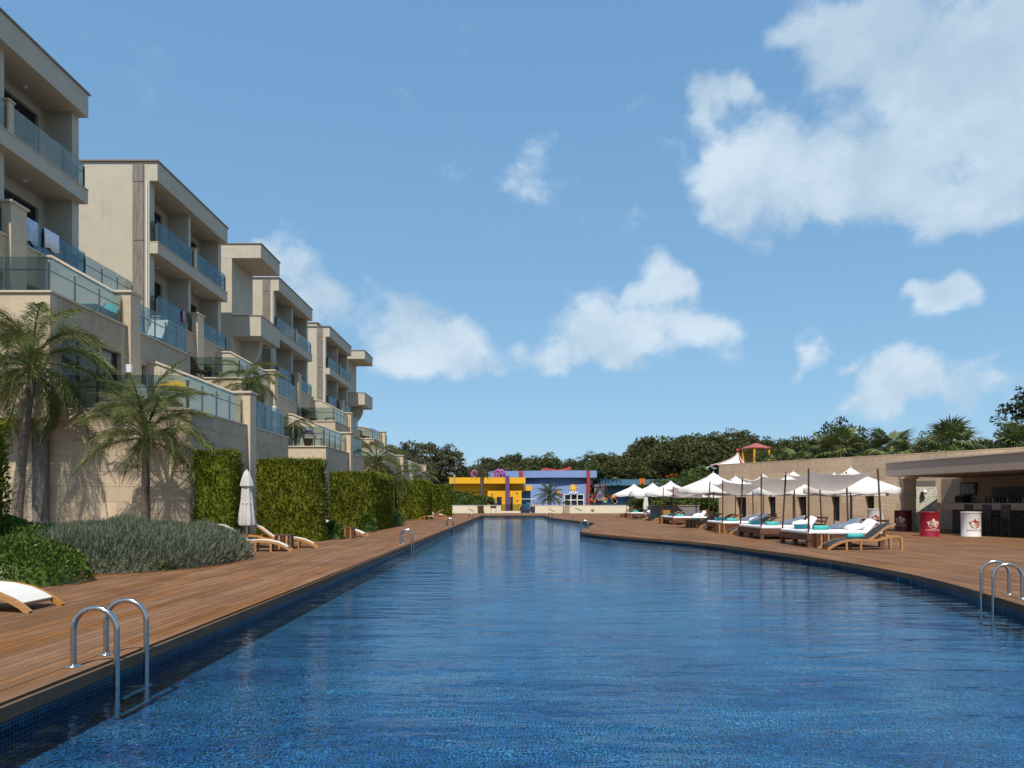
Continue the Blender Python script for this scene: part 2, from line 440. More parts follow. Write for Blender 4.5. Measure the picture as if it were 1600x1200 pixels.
class MB:
    """collects shapes and builds ONE mesh object"""
    def __init__(self):
        self.v, self.f, self.s = [], [], []

    def add(self, vs, fs, smooth=False, M=None):
        o = len(self.v)
        if M is not None:
            vs = [M @ Vector(p) for p in vs]
        self.v.extend([tuple(p) for p in vs])
        self.f.extend([tuple(i + o for i in f) for f in fs])
        self.s.extend([smooth] * len(fs))
        return self

    def box(self, x0, x1, y0, y1, z0, z1, M=None):
        if x0 > x1: x0, x1 = x1, x0
        if y0 > y1: y0, y1 = y1, y0
        if z0 > z1: z0, z1 = z1, z0
        vs = [(x0, y0, z0), (x1, y0, z0), (x1, y1, z0), (x0, y1, z0), (x0, y0, z1), (x1, y0, z1), (x1, y1, z1), (x0, y1, z1)]
        fs = [(3, 2, 1, 0), (4, 5, 6, 7), (0, 1, 5, 4), (1, 2, 6, 5), (2, 3, 7, 6), (3, 0, 4, 7)]
        return self.add(vs, fs, False, M)

    def tube(self, pts, r, n=8, cap=True, M=None):
        pts = [Vector(p) for p in pts]
        rs = r if isinstance(r, (list, tuple)) else [r] * len(pts)
        vs, fs = [], []
        up = None
        for i, p in enumerate(pts):
            t = (pts[min(i + 1, len(pts) - 1)] - pts[max(i - 1, 0)]).normalized()
            if up is None:
                up = Vector((0, 0, 1)) if abs(t.z) < 0.9 else Vector((1, 0, 0))
            a = t.cross(up)
            if a.length < 1e-4: a = t.orthogonal()
            a.normalize()
            b = a.cross(t).normalized()
            up = b
            for k in range(n):
                an = 2 * PI * k / n
                vs.append(p + (a * math.cos(an) + b * math.sin(an)) * rs[i])
        for i in range(len(pts) - 1):
            for k in range(n):
                k2 = (k + 1) % n
                fs.append((i * n + k, i * n + k2, (i + 1) * n + k2, (i + 1) * n + k))
        self.add(vs, fs, True, M)
        if cap:
            o = (len(pts) - 1) * n
            self.add([vs[k] for k in range(n)], [tuple(range(n))], False, M)
            self.add([vs[o + k] for k in range(n)], [tuple(reversed(range(n)))], False, M)
        return self

    def lathe(self, prof, n=20, c=(0, 0, 0), M=None, smooth=True, flute=None):
        vs, fs = [], []
        for (r, z) in prof:
            for k in range(n):
                an = 2 * PI * k / n
                rr = r * (1 + (flute(k, z) if flute else 0))
                vs.append((c[0] + rr * math.cos(an), c[1] + rr * math.sin(an), c[2] + z))
        for i in range(len(prof) - 1):
            for k in range(n):
                k2 = (k + 1) % n
                fs.append((i * n + k, i * n + k2, (i + 1) * n + k2, (i + 1) * n + k))
        self.add(vs, fs, smooth, M)
        if prof[0][0] > 1e-3: self.add(vs[:n], [tuple(reversed(range(n)))], False, M)
        if prof[-1][0] > 1e-3: self.add(vs[-n:], [tuple(range(n))], False, M)
        return self

    def prism(self, poly, axis, a, b, M=None):
        """poly of 2-D points extruded along axis between a and b"""
        def P(u, w, h):
            return {'x': (h, u, w), 'y': (u, h, w), 'z': (u, w, h)}[axis]
        n = len(poly)
        vs = [P(u, w, a) for u, w in poly] + [P(u, w, b) for u, w in poly]
        fs = [tuple(reversed(range(n))), tuple(range(n, 2 * n))] + [(i, (i + 1) % n, n + (i + 1) % n, n + i) for i in range(n)]
        return self.add(vs, fs, False, M)

    def strip(self, pts, y0, y1, th, M=None, smooth=False):
        """bar that follows (x, z) points, from y0 to y1, thickness th"""
        up, lo = [], []
        for i, p in enumerate(pts):
            p = Vector((p[0], p[1]))
            q0 = Vector(pts[max(i - 1, 0)]); q1 = Vector(pts[min(i + 1, len(pts) - 1)])
            t = (q1 - q0).normalized()
            nrm = Vector((-t.y, t.x))
            up.append(p + nrm * th / 2); lo.append(p - nrm * th / 2)
        vs, fs = [], []
        for u, l in zip(up, lo):
            vs += [(u.x, y0, u.y), (u.x, y1, u.y), (l.x, y1, l.y), (l.x, y0, l.y)]
        for i in range(len(pts) - 1):
            a, b = i * 4, i * 4 + 4
            for k in range(4):
                k2 = (k + 1) % 4
                fs.append((a + k, b + k, b + k2, a + k2))
        e = (len(pts) - 1) * 4
        fs += [(0, 1, 2, 3), (e + 3, e + 2, e + 1, e)]
        return self.add(vs, fs, smooth, M)

    def mesh(self, name):
        me = bpy.data.meshes.new(name)
        me.from_pydata(self.v, [], self.f)
        me.polygons.foreach_set('use_smooth', self.s)
        me.validate()
        me.update()
        return me

    def build(self, name, m, parent=None, loc=None, bevel=0.0, fix=True):
        me = self.mesh(name)
        if fix:
            import bmesh
            bm = bmesh.new(); bm.from_mesh(me)
            bmesh.ops.recalc_face_normals(bm, faces=bm.faces)
            if bevel:
                bmesh.ops.bevel(bm, geom=bm.edges[:], offset=bevel, segments=1, affect='EDGES', clamp_overlap=True)
            bm.to_mesh(me); bm.free()
        return link(name, me, m, parent, loc)


def link(name, me, m=None, parent=None, loc=None):
    o = bpy.data.objects.new(name, me)
    COL.objects.link(o)
    if m is not None and not me.materials:
        me.materials.append(m)
    if parent is not None: o.parent = parent
    if loc is not None: o.location = loc
    return o


def tag(o, label=None, cat=None, group=None, kind=None):
    if label: o['label'] = label
    if cat: o['category'] = cat
    if group: o['group'] = group
    if kind: o['kind'] = kind
    return o


def thing(name, label, cat, loc=(0, 0, 0), rz=0.0, group=None):
    o = bpy.data.objects.new(name, None)
    COL.objects.link(o)
    o.location = loc
    o.rotation_euler = (0, 0, rz)
    o.empty_display_size = 0.2
    return tag(o, label, cat, group)


def kids(o):
    return [c for c in bpy.data.objects if c.parent == o]


CHILD = {}


def dup(root, loc, rz=None, label=None, group=None, scale=None):
    """copy of a thing with copies of its parts and sub-parts (mesh data shared)"""
    def cp(o, parent):
        c = o.copy()
        COL.objects.link(c)
        if parent is not None: c.parent = parent
        for ch in o.children: cp(ch, c)
        return c
    r = cp(root, None)
    r.location = loc
    if rz is not None: r.rotation_euler = (0, 0, rz)
    if label: r['label'] = label
    if group: r['group'] = group
    if scale: r.scale = scale if not isinstance(scale, (int, float)) else (scale,) * 3
    return r


def np_mesh(name, V, F, smooth=False):
    """fast mesh from arrays: V (n,3), F (m,k)"""
    V = np.asarray(V, dtype=np.float32); F = np.asarray(F, dtype=np.int32)
    me = bpy.data.meshes.new(name)
    n, k = F.shape
    me.vertices.add(len(V)); me.vertices.foreach_set('co', V.ravel())
    me.loops.add(n * k); me.loops.foreach_set('vertex_index', F.ravel())
    me.polygons.add(n)
    me.polygons.foreach_set('loop_start', np.arange(0, n * k, k, dtype=np.int32))
    if smooth: me.polygons.foreach_set('use_smooth', np.ones(n, dtype=bool))
    me.update(calc_edges=True)
    return me


def unit(a):
    return a / np.maximum(np.linalg.norm(a, axis=1, keepdims=True), 1e-6)


def leaf_quads(P, D, L, W, rng, droop=0.0):
    """diamond leaves at P growing along D with random roll; returns V, F"""
    n = len(P)
    D = unit(D)
    R = rng.normal(size=(n, 3))
    A = unit(np.cross(D, R))
    L = np.broadcast_to(np.asarray(L, dtype=float), (n,))[:, None]
    W = np.broadcast_to(np.asarray(W, dtype=float), (n,))[:, None]
    mid = P + D * L * 0.45
    tip = P + D * L
    tip[:, 2] -= droop * L[:, 0]
    V = np.stack([P, mid + A * W * 0.5, tip, mid - A * W * 0.5], 1).reshape(-1, 3)
    F = np.arange(n * 4).reshape(n, 4)
    return V, F


def join_np(parts):
    Vs, Fs, o = [], [], 0
    for V, F in parts:
        Vs.append(V); Fs.append(F + o); o += len(V)
    return np.concatenate(Vs), np.concatenate(Fs)


def in_poly(x, y, poly):
    c = False
    for i in range(len(poly)):
        (x1, y1), (x2, y2) = poly[i - 1], poly[i]
        if (y1 > y) != (y2 > y) and x < (x2 - x1) * (y - y1) / (y2 - y1) + x1:
            c = not c
    return c


def spline(pts, n=8):
    out = []
    P = [Vector(p) for p in pts]
    for i in range(len(P) - 1):
        p0, p1, p2, p3 = P[max(i - 1, 0)], P[i], P[i + 1], P[min(i + 2, len(P) - 1)]
        for k in range(n):
            t = k / n
            out.append(tuple(0.5 * ((2 * p1) + (p2 - p0) * t + (2 * p0 - 5 * p1 + 4 * p2 - p3) * t * t + (3 * p1 - p0 - 3 * p2 + p3) * t ** 3)))
    out.append(tuple(P[-1]))
    return out


def rect_minus(r, holes):
    """rectangle (u0,u1,z0,z1) minus rectangles"""
    rs = [r]
    for h in holes:
        nx = []
        for (a, b, c, d) in rs:
            ha, hb, hc, hd = max(a, h[0]), min(b, h[1]), max(c, h[2]), min(d, h[3])
            if ha >= hb or hc >= hd:
                nx.append((a, b, c, d)); continue
            if a < ha: nx.append((a, ha, c, d))
            if hb < b: nx.append((hb, b, c, d))
            if c < hc: nx.append((ha, hb, c, hc))
            if hd < d: nx.append((ha, hb, hd, d))
        rs = nx
    return rs


UNIT_BOX = MB().box(0, 1, 0, 1, 0, 1).mesh('stone_slab')


def clad(parent, M, u0, u1, z0, z1, holes, w, h, m, seed=0, th=0.022, joint=0.008, name='stone_slab'):
    """stone slabs, each an object: in the frame M, u runs along local x, outward is local -y"""
    rng = random.Random(seed)
    me = MB().box(0, 1, 0, 1, 0, 1).mesh(name)
    me.materials.append(m)
    nrow = max(1, round((z1 - z0) / h))
    hh = (z1 - z0) / nrow
    for r in range(nrow):
        u = u0 - (w * 0.5 if r % 2 else 0) - rng.random() * 0.1
        while u < u1 - 0.02:
            a, b = max(u, u0), min(u + w, u1)
            u += w
            if b - a < 0.03: continue
            for (p, q, s, t) in rect_minus((a, b, z0 + r * hh, z0 + (r + 1) * hh), holes):
                if q - p < 0.03 or t - s < 0.03: continue
                tt = th + rng.uniform(-0.002, 0.003)
                o = bpy.data.objects.new(name, me)
                COL.objects.link(o)
                o.parent = parent
                o.matrix_local = M @ Matrix.Translation((p + joint / 2, -tt, s + joint / 2)) @ Matrix.Diagonal((q - p - joint, tt - 0.002, t - s - joint, 1))


def wall_holes(mb, M, u0, u1, z0, z1, holes, th):
    for (a, b, c, d) in rect_minus((u0, u1, z0, z1), holes):
        mb.box(a, b, 0, th, c, d, M)


def frame_px(X, px):
    """depth of the point of plane x = X that the photograph shows at column px"""
    return X * FPX / (px - 802)

# ------------------------------------------------------------------ ground, pool, decks
PX_L = -3.13          # left pool edge
Y_FAR = 74.5
ZW = -0.14           # water level
ZF = -0.40            # pool floor

curve_near = [(4.7, -8), (4.7, 0), (4.95, 3), (5.4, 5.2), (5.85, 7), (6.25, 9), (6.62, 10.6), (6.86, 11.9), (7.02, 13.5), (7.0, 16), (6.66, 19.2),
              (5.95, 23.3), (4.6, 26.6), (3.85, 28.4), (3.1, 30.8), (2.93, 31.8)]
edge_R = spline(curve_near, 5)
nose = [(2.93, 32.3), (3.05, 33.2), (3.35, 34.8), (5.0, 45.0), (5.12, 45.8), (5.02, 46.8)]
edge_R += nose[:]
edge_R += spline([(4.72, 49.6), (4.1, 55), (3.4, 62), (3.15, 67), (3.1, Y_FAR)], 4)

g = MB()
R = 1800
zg = -0.09
g.add([(-R, -R, zg), (PX_L - .02, -R, zg), (PX_L - .02, R, zg), (-R, R, zg)], [(0, 1, 2, 3)])
g.add([(7.5, -R, zg), (R, -R, zg), (R, R, zg), (7.5, R, zg)], [(0, 1, 2, 3)])
g.add([(PX_L - .02, Y_FAR + .02, zg), (7.5, Y_FAR + .02, zg), (7.5, R, zg), (PX_L - .02, R, zg)], [(0, 1, 2, 3)])
g.add([(PX_L - .02, -R, zg), (7.5, -R, zg), (7.5, -8, zg), (PX_L - .02, -8, zg)], [(0, 1, 2, 3)])
tag(g.build('ground', GROUNDM, fix=False), kind='structure')

pf = MB().add([(PX_L, -8, ZF), (8, -8, ZF), (8, Y_FAR, ZF), (PX_L, Y_FAR, ZF)], [(0, 1, 2, 3)]).build('pool_floor', MATS['mosaic'], fix=False)
tag(pf, kind='structure')
pw = MB()
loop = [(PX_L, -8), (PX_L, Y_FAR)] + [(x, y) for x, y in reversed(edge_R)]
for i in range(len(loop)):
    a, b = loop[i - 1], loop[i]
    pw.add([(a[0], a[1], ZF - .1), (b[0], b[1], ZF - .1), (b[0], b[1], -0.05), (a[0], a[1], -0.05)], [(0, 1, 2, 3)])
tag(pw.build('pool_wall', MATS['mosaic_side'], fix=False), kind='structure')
wt = MB()
wpoly = loop
import mathutils.geometry as mg
tris = mg.tessellate_polygon([[Vector((x, y, 0)) for x, y in wpoly]])
wt.add([(x, y, ZW) for x, y in wpoly], [tuple(tr) for tr in tris])
wo = wt.build('pool_water', MATS['water'])
if wo.data.polygons[0].normal.z < 0: wo.data.flip_normals()
tag(wo, kind='structure')


def cut_to_edge(xa, xb, ya, yb, ef):
    """outlines of the board between x xa..xb, y ya..yb that lie on the deck side of the pool edge x = ef(y)"""
    n = max(2, int((yb - ya) / 0.08))
    ys = [ya + (yb - ya) * k / n for k in range(n + 1)]
    runs, cur = [], []
    for k, y in enumerate(ys):
        e = ef(y)
        if e < xb:
            if not cur and k > 0:
                e0 = ef(ys[k - 1]); t = (e0 - xb) / (e0 - e)
                cur.append((xb, ys[k - 1] + (y - ys[k - 1]) * t))
            cur.append((max(xa, e), y))
        elif cur:
            e0 = ef(ys[k - 1]); t = (xb - e0) / (e - e0)
            cur.append((xb, ys[k - 1] + (y - ys[k - 1]) * t))
            runs.append(cur); cur = []
    if cur: runs.append(cur)
    out = []
    for r in runs:
        if r[-1][1] - r[0][1] < .02: continue
        # drop in-between points on the straight side
        keep = [p for i, p in enumerate(r) if i in (0, len(r) - 1) or not (abs(p[0] - r[i - 1][0]) < 1e-6 and abs(p[0] - r[i + 1][0]) < 1e-6)]
        pg = list(reversed(keep))
        if keep[0][0] < xb - 1e-6: pg.append((xb, keep[0][1]))
        if keep[-1][0] < xb - 1e-6: pg.append((xb, keep[-1][1]))
        if len(pg) >= 3: out.append(pg)
    return out


def edge_x(y):
    for (ax, ay), (bx, by) in zip(edge_R[:-1], edge_R[1:]):
        if ay <= y <= by:
            return ax + (bx - ax) * (y - ay) / max(by - ay, 1e-9)
    return edge_R[0][0] if y < edge_R[0][1] else edge_R[-1][0]


def make_deck(name, poly, x0, x1, y0, y1, nparts, seed, length=2.4, pitch=0.101, far_from=45, ef=None):
    """boards that run along y, cut to the outline poly"""
    rng = random.Random(seed)
    root = bpy.data.objects.new(name, None)
    COL.objects.link(root)
    tag(root, kind='structure')
    th, gap = 0.026, 0.006
    full = {}
    cand, rest = [], MB()
    nrow = int((x1 - x0) / pitch)
    for r in range(nrow):
        xa = x0 + r * pitch
        xb = xa + pitch - gap
        y = y0 - rng.random() * length
        while y < y1:
            L = length if y < far_from else length * 3
            ya, yb = max(y, y0), min(y + L, y1) - 0.004
            y += L
            if yb - ya < 0.05: continue
            ins = [in_poly(p, q, poly) for p, q in ((xa, ya), (xb, ya), (xb, yb), (xa, yb), (xa, (ya + yb) / 2), (xb, (ya + yb) / 2))]
            whole = all(ins)
            if whole:
                pg = [(xa, ya), (xb, ya), (xb, yb), (xa, yb)]
            elif ef is not None and xa < 7.3:
                pgs = cut_to_edge(xa, xb, ya, yb, ef)
                if not pgs: continue
                for extra in pgs[1:]: rest.prism(extra, 'z', -th, 0)
                pg = pgs[0]
            elif any(ins):
                pg = [(xa, ya), (xb, ya), (xb, yb), (xa, yb)]
            else:
                continue
            dz = rng.uniform(-0.0015, 0.0015)
            cx, cy = (xa + xb) / 2, (ya + yb) / 2
            px = 802 + cx / max(cy, .1) * FPX
            ymax = 786 + EYE * FPX / max(yb, .1)
            if cy > 2.5 and -60 < px < 1640 and 786 + EYE * FPX / max(yb, .1) < 1200:
                cand.append((cy, pg, dz, whole and abs(yb - ya - length + .004) < 1e-6))
            else:
                rest.prism(pg, 'z', -th + dz, dz)
    cand.sort(key=lambda c: c[0])
    for i, (cy, pg, dz, whole) in enumerate(cand):
        if i >= nparts:
            rest.prism(pg, 'z', -th + dz, dz)
            continue
        if whole:
            if 'm' not in full:
                full['m'] = MB().box(0, pitch - gap, 0, length - .004, -th, 0).mesh('plank')
                full['m'].materials.append(DECKW)
            o = link('plank', full['m'], None, root, (pg[0][0], pg[0][1], dz))
        else:
            mb = MB().prism([(a, b) for a, b in pg], 'z', -th + dz, dz)
            mb.build('plank', DECKW, root)
    o = rest.build('decking_boards', DECKW, root, fix=False)
    tag(o, kind='stuff')
    # dark joists and ground seen through the gaps
    sb = MB()
    tr = mg.tessellate_polygon([[Vector((x, y, 0)) for x, y in poly]])
    sb.add([(x, y, -0.05) for x, y in poly], [tuple(q) for q in tr])
    s = sb.build('deck_underlay', SUBBASE, root)
    return root


left_poly = [(PX_L, -8), (PX_L, Y_FAR), (-9.0, Y_FAR), (-9.0, 20.5), (-13.5, 18.5), (-13.5, -8)]
deck_l = make_deck('pool_deck', left_poly, -13.5, PX_L + .001, -3, Y_FAR, 290, 3)
right_poly = [(x, y) for x, y in edge_R] + [(13.3, Y_FAR), (13.4, 47.9), (24, 32), (30, 22), (30, -8)]
deck_r = make_deck('pool_deck', right_poly, 2.9, 30, -3, Y_FAR, 200, 4, ef=edge_x)
far_poly = [(-9.0, Y_FAR + .006), (15, Y_FAR + .006), (15, 90), (-9.0, 90)]
deck_f = make_deck('pool_deck', far_poly, -9, 15, Y_FAR, 90, 0, 5, length=3.0)


def edge_boards(parent, pts, closed_side, seed, z0=-0.085, z1=0.003, th=0.032, L=2.6, out=0.02):
    """fascia boards along the pool edge, overhanging the water a little"""
    rng = random.Random(seed)
    acc, seg = 0.0, [pts[0]]
    pieces = []
    for i in range(1, len(pts)):
        a, b = Vector(pts[i - 1]), Vector(pts[i])
        d = (b - a).length
        while acc + d >= L:
            t = (L - acc) / d
            c = a + (b - a) * t
            seg.append(tuple(c)); pieces.append(seg); seg = [tuple(c)]
            a = c; d = (b - a).length; acc = 0.0
        seg.append(tuple(b)); acc += d
    pieces.append(seg)
    for sg in pieces:
        P = [Vector(p) for p in sg]
        P = [p for i, p in enumerate(P) if i == 0 or (p - P[i - 1]).length > 1e-4]
        if len(P) < 2: continue
        P[0] = P[0] + (P[1] - P[0]).normalized() * 0.003
        vs, fs = [], []
        dz = rng.uniform(-0.001, 0.002)
        for i, p in enumerate(P):
            t = (P[min(i + 1, len(P) - 1)] - P[max(i - 1, 0)]).normalized()
            n = Vector((t.y, -t.x)) * closed_side
            q0, q1 = p + n * out, p + n * (out - th)
            vs += [(q0.x, q0.y, z0), (q0.x, q0.y, z1 + dz), (q1.x, q1.y, z1 + dz), (q1.x, q1.y, z0)]
        for i in range(len(P) - 1):
            for k in range(4):
                fs.append((i * 4 + k, i * 4 + (k + 1) % 4, i * 4 + 4 + (k + 1) % 4, i * 4 + 4 + k))
        e = (len(P) - 1) * 4
        fs += [(3, 2, 1, 0), (e, e + 1, e + 2, e + 3)]
        MB().add(vs, fs).build('edge_board', FASCIA, parent)


edge_boards(deck_l, [(PX_L, -3), (PX_L, Y_FAR)], 1, 1)
edge_boards(deck_r, edge_R[5:], -1, 2)
edge_boards(deck_f, [(PX_L, Y_FAR), (3.1, Y_FAR)], 1, 3)

# ------------------------------------------------------------------ hotel
H_GROUP = 'stepped hotel blocks along the pool'
RX = Matrix.Rotation(PI / 2, 4, 'Z')                # wall frame whose outside faces +x
def face_y(x, y, z=0): return Matrix.Translation((x, y, z))
def face_x(x, y, z=0): return Matrix.Translation((x, y, z)) @ RX


def railing(parent, path, h=0.95, step=1.15, z=0.0, hand=0.62, postm=None):
    """glass guard: railing part (hand bar) > glass_pane, rail_post; path of (x, y)"""
    P = [Vector((*p, z)) for p in path]
    hb = MB()
    for a, b in zip(P[:-1], P[1:]):
        d = (b - a).normalized()
        nrm = Vector((d.y, -d.x, 0))
        hb.tube([a - nrm * .05 + Vector((0, 0, hand)), b - nrm * .05 + Vector((0, 0, hand))], 0.018, 6)
    r = hb.build('railing', POSTM, parent)
    for a, b in zip(P[:-1], P[1:]):
        L = (b - a).length
        n = max(1, round(L / step))
        d = (b - a) / n
        u = d.normalized(); nrm = Vector((u.y, -u.x, 0))
        for k in range(n):
            p, q = a + d * k + u * .02, a + d * (k + 1) - u * .02
            vs = []
            for w in (p - nrm * .006, p + nrm * .006, q + nrm * .006, q - nrm * .006):
                vs.append((w.x, w.y, z + .04))
            for w in (p - nrm * .006, p + nrm * .006, q + nrm * .006, q - nrm * .006):
                vs.append((w.x, w.y, z + h))
            MB().add(vs, [(3, 2, 1, 0), (4, 5, 6, 7), (0, 1, 5, 4), (1, 2, 6, 5), (2, 3, 7, 6), (3, 0, 4, 7)]).build('glass_pane', RGLASS, r)
        for k in range(n + 1):
            p = a + d * k - nrm * .03
            MB().box(p.x - .02, p.x + .02, p.y - .02, p.y + .02, z, z + h * .86).build('rail_post', POSTM, r)
    return r


def slide_door(parent, M, u0, u1, z0, z1, inset=0.1, panes=2):
    """dark sliding door set into an opening; frame > pane"""
    fr = MB()
    f = 0.05
    fr.box(u0, u1, inset, inset + .06, z1 - f, z1, M).box(u0, u1, inset, inset + .06, z0, z0 + f, M)
    fr.box(u0, u0 + f, inset, inset + .06, z0 + f, z1 - f, M).box(u1 - f, u1, inset, inset + .06, z0 + f, z1 - f, M)
    w = (u1 - u0 - f) / panes
    for k in range(1, panes):
        fr.box(u0 + k * w, u0 + k * w + f, inset - .01, inset + .05, z0 + f, z1 - f, M)
    d = fr.build('sliding_door', FRAME, parent)
    for k in range(panes):
        MB().box(u0 + f + k * w, u0 + (k + 1) * w, inset + .02, inset + .035, z0 + f, z1 - f, M).build('pane', DKGLASS, d)
    return d


def block(y0, y1, label, first=False):
    XF, XW, XB, XK = -15.45, -15.78, -16.78, -26.0
    zr0, zr1, z4a, z4, z3 = 15.25, 16.08, 12.1, 12.62, 9.33
    ym = (y0 + y1) / 2
    t = thing('hotel_block', label, 'hotel', (0, 0, 0), 0, H_GROUP)
    MB().box(XK, XW - .02, y0, y0 + .3, 0.0, zr0).build('end_wall', PLASTER, t)
    MB().box(XK, XW - .02, y1 - .3, y1, 0.0, zr0).build('end_wall', PLASTER, t)
    rf = MB().box(XK, XF, y0, y1, zr0, zr1).build('roof', PLASTER, t)
    MB().box(XK - .02, XF + .05, y0 - .08, y1 + .08, zr1, zr1 + .06).build('roof_edge', CAPM, rf)
    # grey board-marked strip up the end wall, in lengths
    zz = 5.0
    while zz < 15.9:
        z2 = min(zz + 2.55, 15.98)
        MB().box(-16.5, -16.02, y0 - .07, y0 - .022, zz, z2 - .03).build('wall_strip', STRIP, t)
        zz = z2
    MB().tube([(-15.9, y0 - .04, 5), (-15.9, y0 - .04, 15.2)], .03, 6).build('downpipe', WHITEP, t)
    # recess: back wall with openings, fins
    M = face_x(XB, 0, 0)
    L = (y1 - y0)
    holes, doors = [], []
    for zb in (9.35, z4 + .02, 6.9):
        for a, b in ((y0 + 1.0, ym - .7), (ym + .9, y1 - .75)):
            holes.append((a, b, zb, zb + 2.3)); doors.append((a, b, zb, zb + 2.3))
    bw = MB(); wall_holes(bw, M, y0 + .3, y1 - .3, 4.0, zr0, holes, .25)
    bw.build('back_wall', PLASTER, t)
    for (a, b, c, d) in doors:
        slide_door(t, M, a, b, c, d)
    fin = MB().box(XB, XW, ym - .13, ym + .13, 6.5, z4a).box(XB, XW, ym - .13, ym + .13, z4, zr0)
    fin.build('balcony_divider', PLASTER, t)
    for za, zb in ((6.5, z4a), (z4, zr0)):
        MB().box(XB, XW - .01, y0 + .3, y0 + .42, za, zb).build('balcony_cheek', PLASTER, t)
        MB().box(XB, XW - .01, y1 - .42, y1 - .3, za, zb).build('balcony_cheek', PLASTER, t)
    sl = MB().box(XB, XF, y0 + .02, y1 - .02, z4a, z4 - .03).build('balcony_slab', PLASTER, t)
    MB().box(XB, XF + .03, y0 + .01, y1 - .01, z4 - .03, z4).build('slab_edge', COPING, sl)
    railing(t, [(XB + .3, y0 + .1), (XF - .08, y0 + .1), (XF - .08, ym - .14)], .92, z=z4)
    railing(t, [(XF - .08, ym + .14), (XF - .08, y1 - .1), (XB + .3, y1 - .1)], .92, z=z4)
    p4 = MB().box(XF - .3, XF - .02, ym - .12, ym + .12, z4, z4 + .98).box(XF - .34, XF + .02, ym - .16, ym + .16, z4 + .98, z4 + 1.03)
    p4.build('balcony_pier', TRAV2, t)
    # lower balcony with stone parapet
    MB().box(XB, XF - .2, y0 + .02, y1 - .02, z3 - .25, z3 - .06).build('balcony_floor', PLASTER, t)
    pp = MB().box(XF - .2, XF + .08, y0 + .01, y1 - .01, 8.2, z3).build('parapet', TRAV, t)
    MB().box(XF - .25, XF + .13, y0 - .02, y1 + .02, z3, z3 + .05).build('coping', COPING, pp)
    railing(t, [(XB + .3, y0 + .1), (XF - .05, y0 + .1), (XF - .05, ym - .4)], .92, z=z3 + .05)
    railing(t, [(XF - .05, ym + .4), (XF - .05, y1 - .1), (XB + .3, y1 - .1)], .92, z=z3 + .05)
    pl = MB().box(XF - .35, XF + .22, ym - .36, ym + .36, 6.9, z3 + 1.05).build('pilaster', TRAV2, t)
    MB().box(XF - .4, XF + .28, ym - .42, ym + .42, z3 + 1.05, z3 + 1.12).build('pilaster_cap', COPING, pl)
    for zc in (z4a, zr0):
        for yy in (y0 + L * .25, y0 + L * .75):
            MB().lathe([(.09, 0), (.09, -.03), (.06, -.05), (.0, -.05)], 12, (XF - .95, yy, zc)).build('ceiling_light', WHITEP, t)
    return t


block(18.6, 26.76, 'nearest tall hotel block, cut off at the left, towels hanging on its balcony glass')
block(31.96, 39.8, 'tall beige hotel block with a full grey strip on its broad sunlit end wall')
block(48.5, 56.6, 'tall beige hotel block right behind the stair tower with the curved bracket')
block(61.9, 70.2, 'farthest of the tall hotel blocks, with a small box on its roof')


def tower(y0, y1, label):
    t = thing('stair_tower', label, 'tower', (0, 0, 0), 0, 'stair towers between the hotel blocks')
    X0, XI, XO = -26.0, -16.25, -14.57
    MB().box(X0, XI, y0, y1, 0, 15.4).build('wall', PLASTER, t)
    rf = MB().box(X0, XO, y0 - .01, y1 + .01, 15.4, 16.2).build('roof', PLASTER, t)
    MB().box(X0, XO + .05, y0 - .06, y1 + .06, 16.2, 16.26).build('roof_edge', CAPM, rf)
    bx = MB()
    bx.box(XI, XO, y0 - .01, y0 + .15, 10.9, 12.05).box(XO - .15, XO, y0 + .15, y1, 10.9, 12.05).box(XI, XO - .15, y1 - .15, y1, 10.9, 12.05)
    bx.box(XI, XO - .15, y0 + .15, y1 - .15, 10.9, 11.1)
    b = bx.build('balcony', PLASTER, t)
    MB().box(XI, XO + .03, y0 - .04, y0 + .18, 12.05, 12.1).box(XO - .18, XO + .03, y0 + .18, y1 + .02, 12.05, 12.1).build('coping', CAPM, b)
    # curved bracket below the balcony
    pts = [(XI, 10.9), (XO - .5, 10.9)]
    for k in range(9):
        a = k / 8 * PI / 2
        pts.append((XI + (XO - .5 - XI) * math.cos(a) * .95, 10.85 - 1.55 * math.sin(a)))
    MB().prism(pts, 'y', (y0 + y1) / 2 - .2, (y0 + y1) / 2 + .2).build('bracket', PLASTER, t)
    MB().lathe([(.14, 0), (.14, -.06), (0, -.06)], 12, (-15.2, (y0 + y1) / 2 + .9, 10.9)).build('ceiling_light', GREY, t)
    return t


tower(42.5, 45.9, 'stair tower with a boxed balcony and curved bracket, between two tall blocks')
tower(72.2, 76.2, 'far stair tower jutting out beyond the last tall hotel block')
rb = thing('roof_hatch', 'small pale box standing on the roof of the farthest tall block', 'roof hatch', (-17.3, 62.6, 16.14))
MB().box(-.6, .6, 0, 1.6, 0, .42).build('box', PLASTER, rb)
MB().box(-.68, .68, -.08, 1.68, .42, .5).build('lid', CAPM, rb)


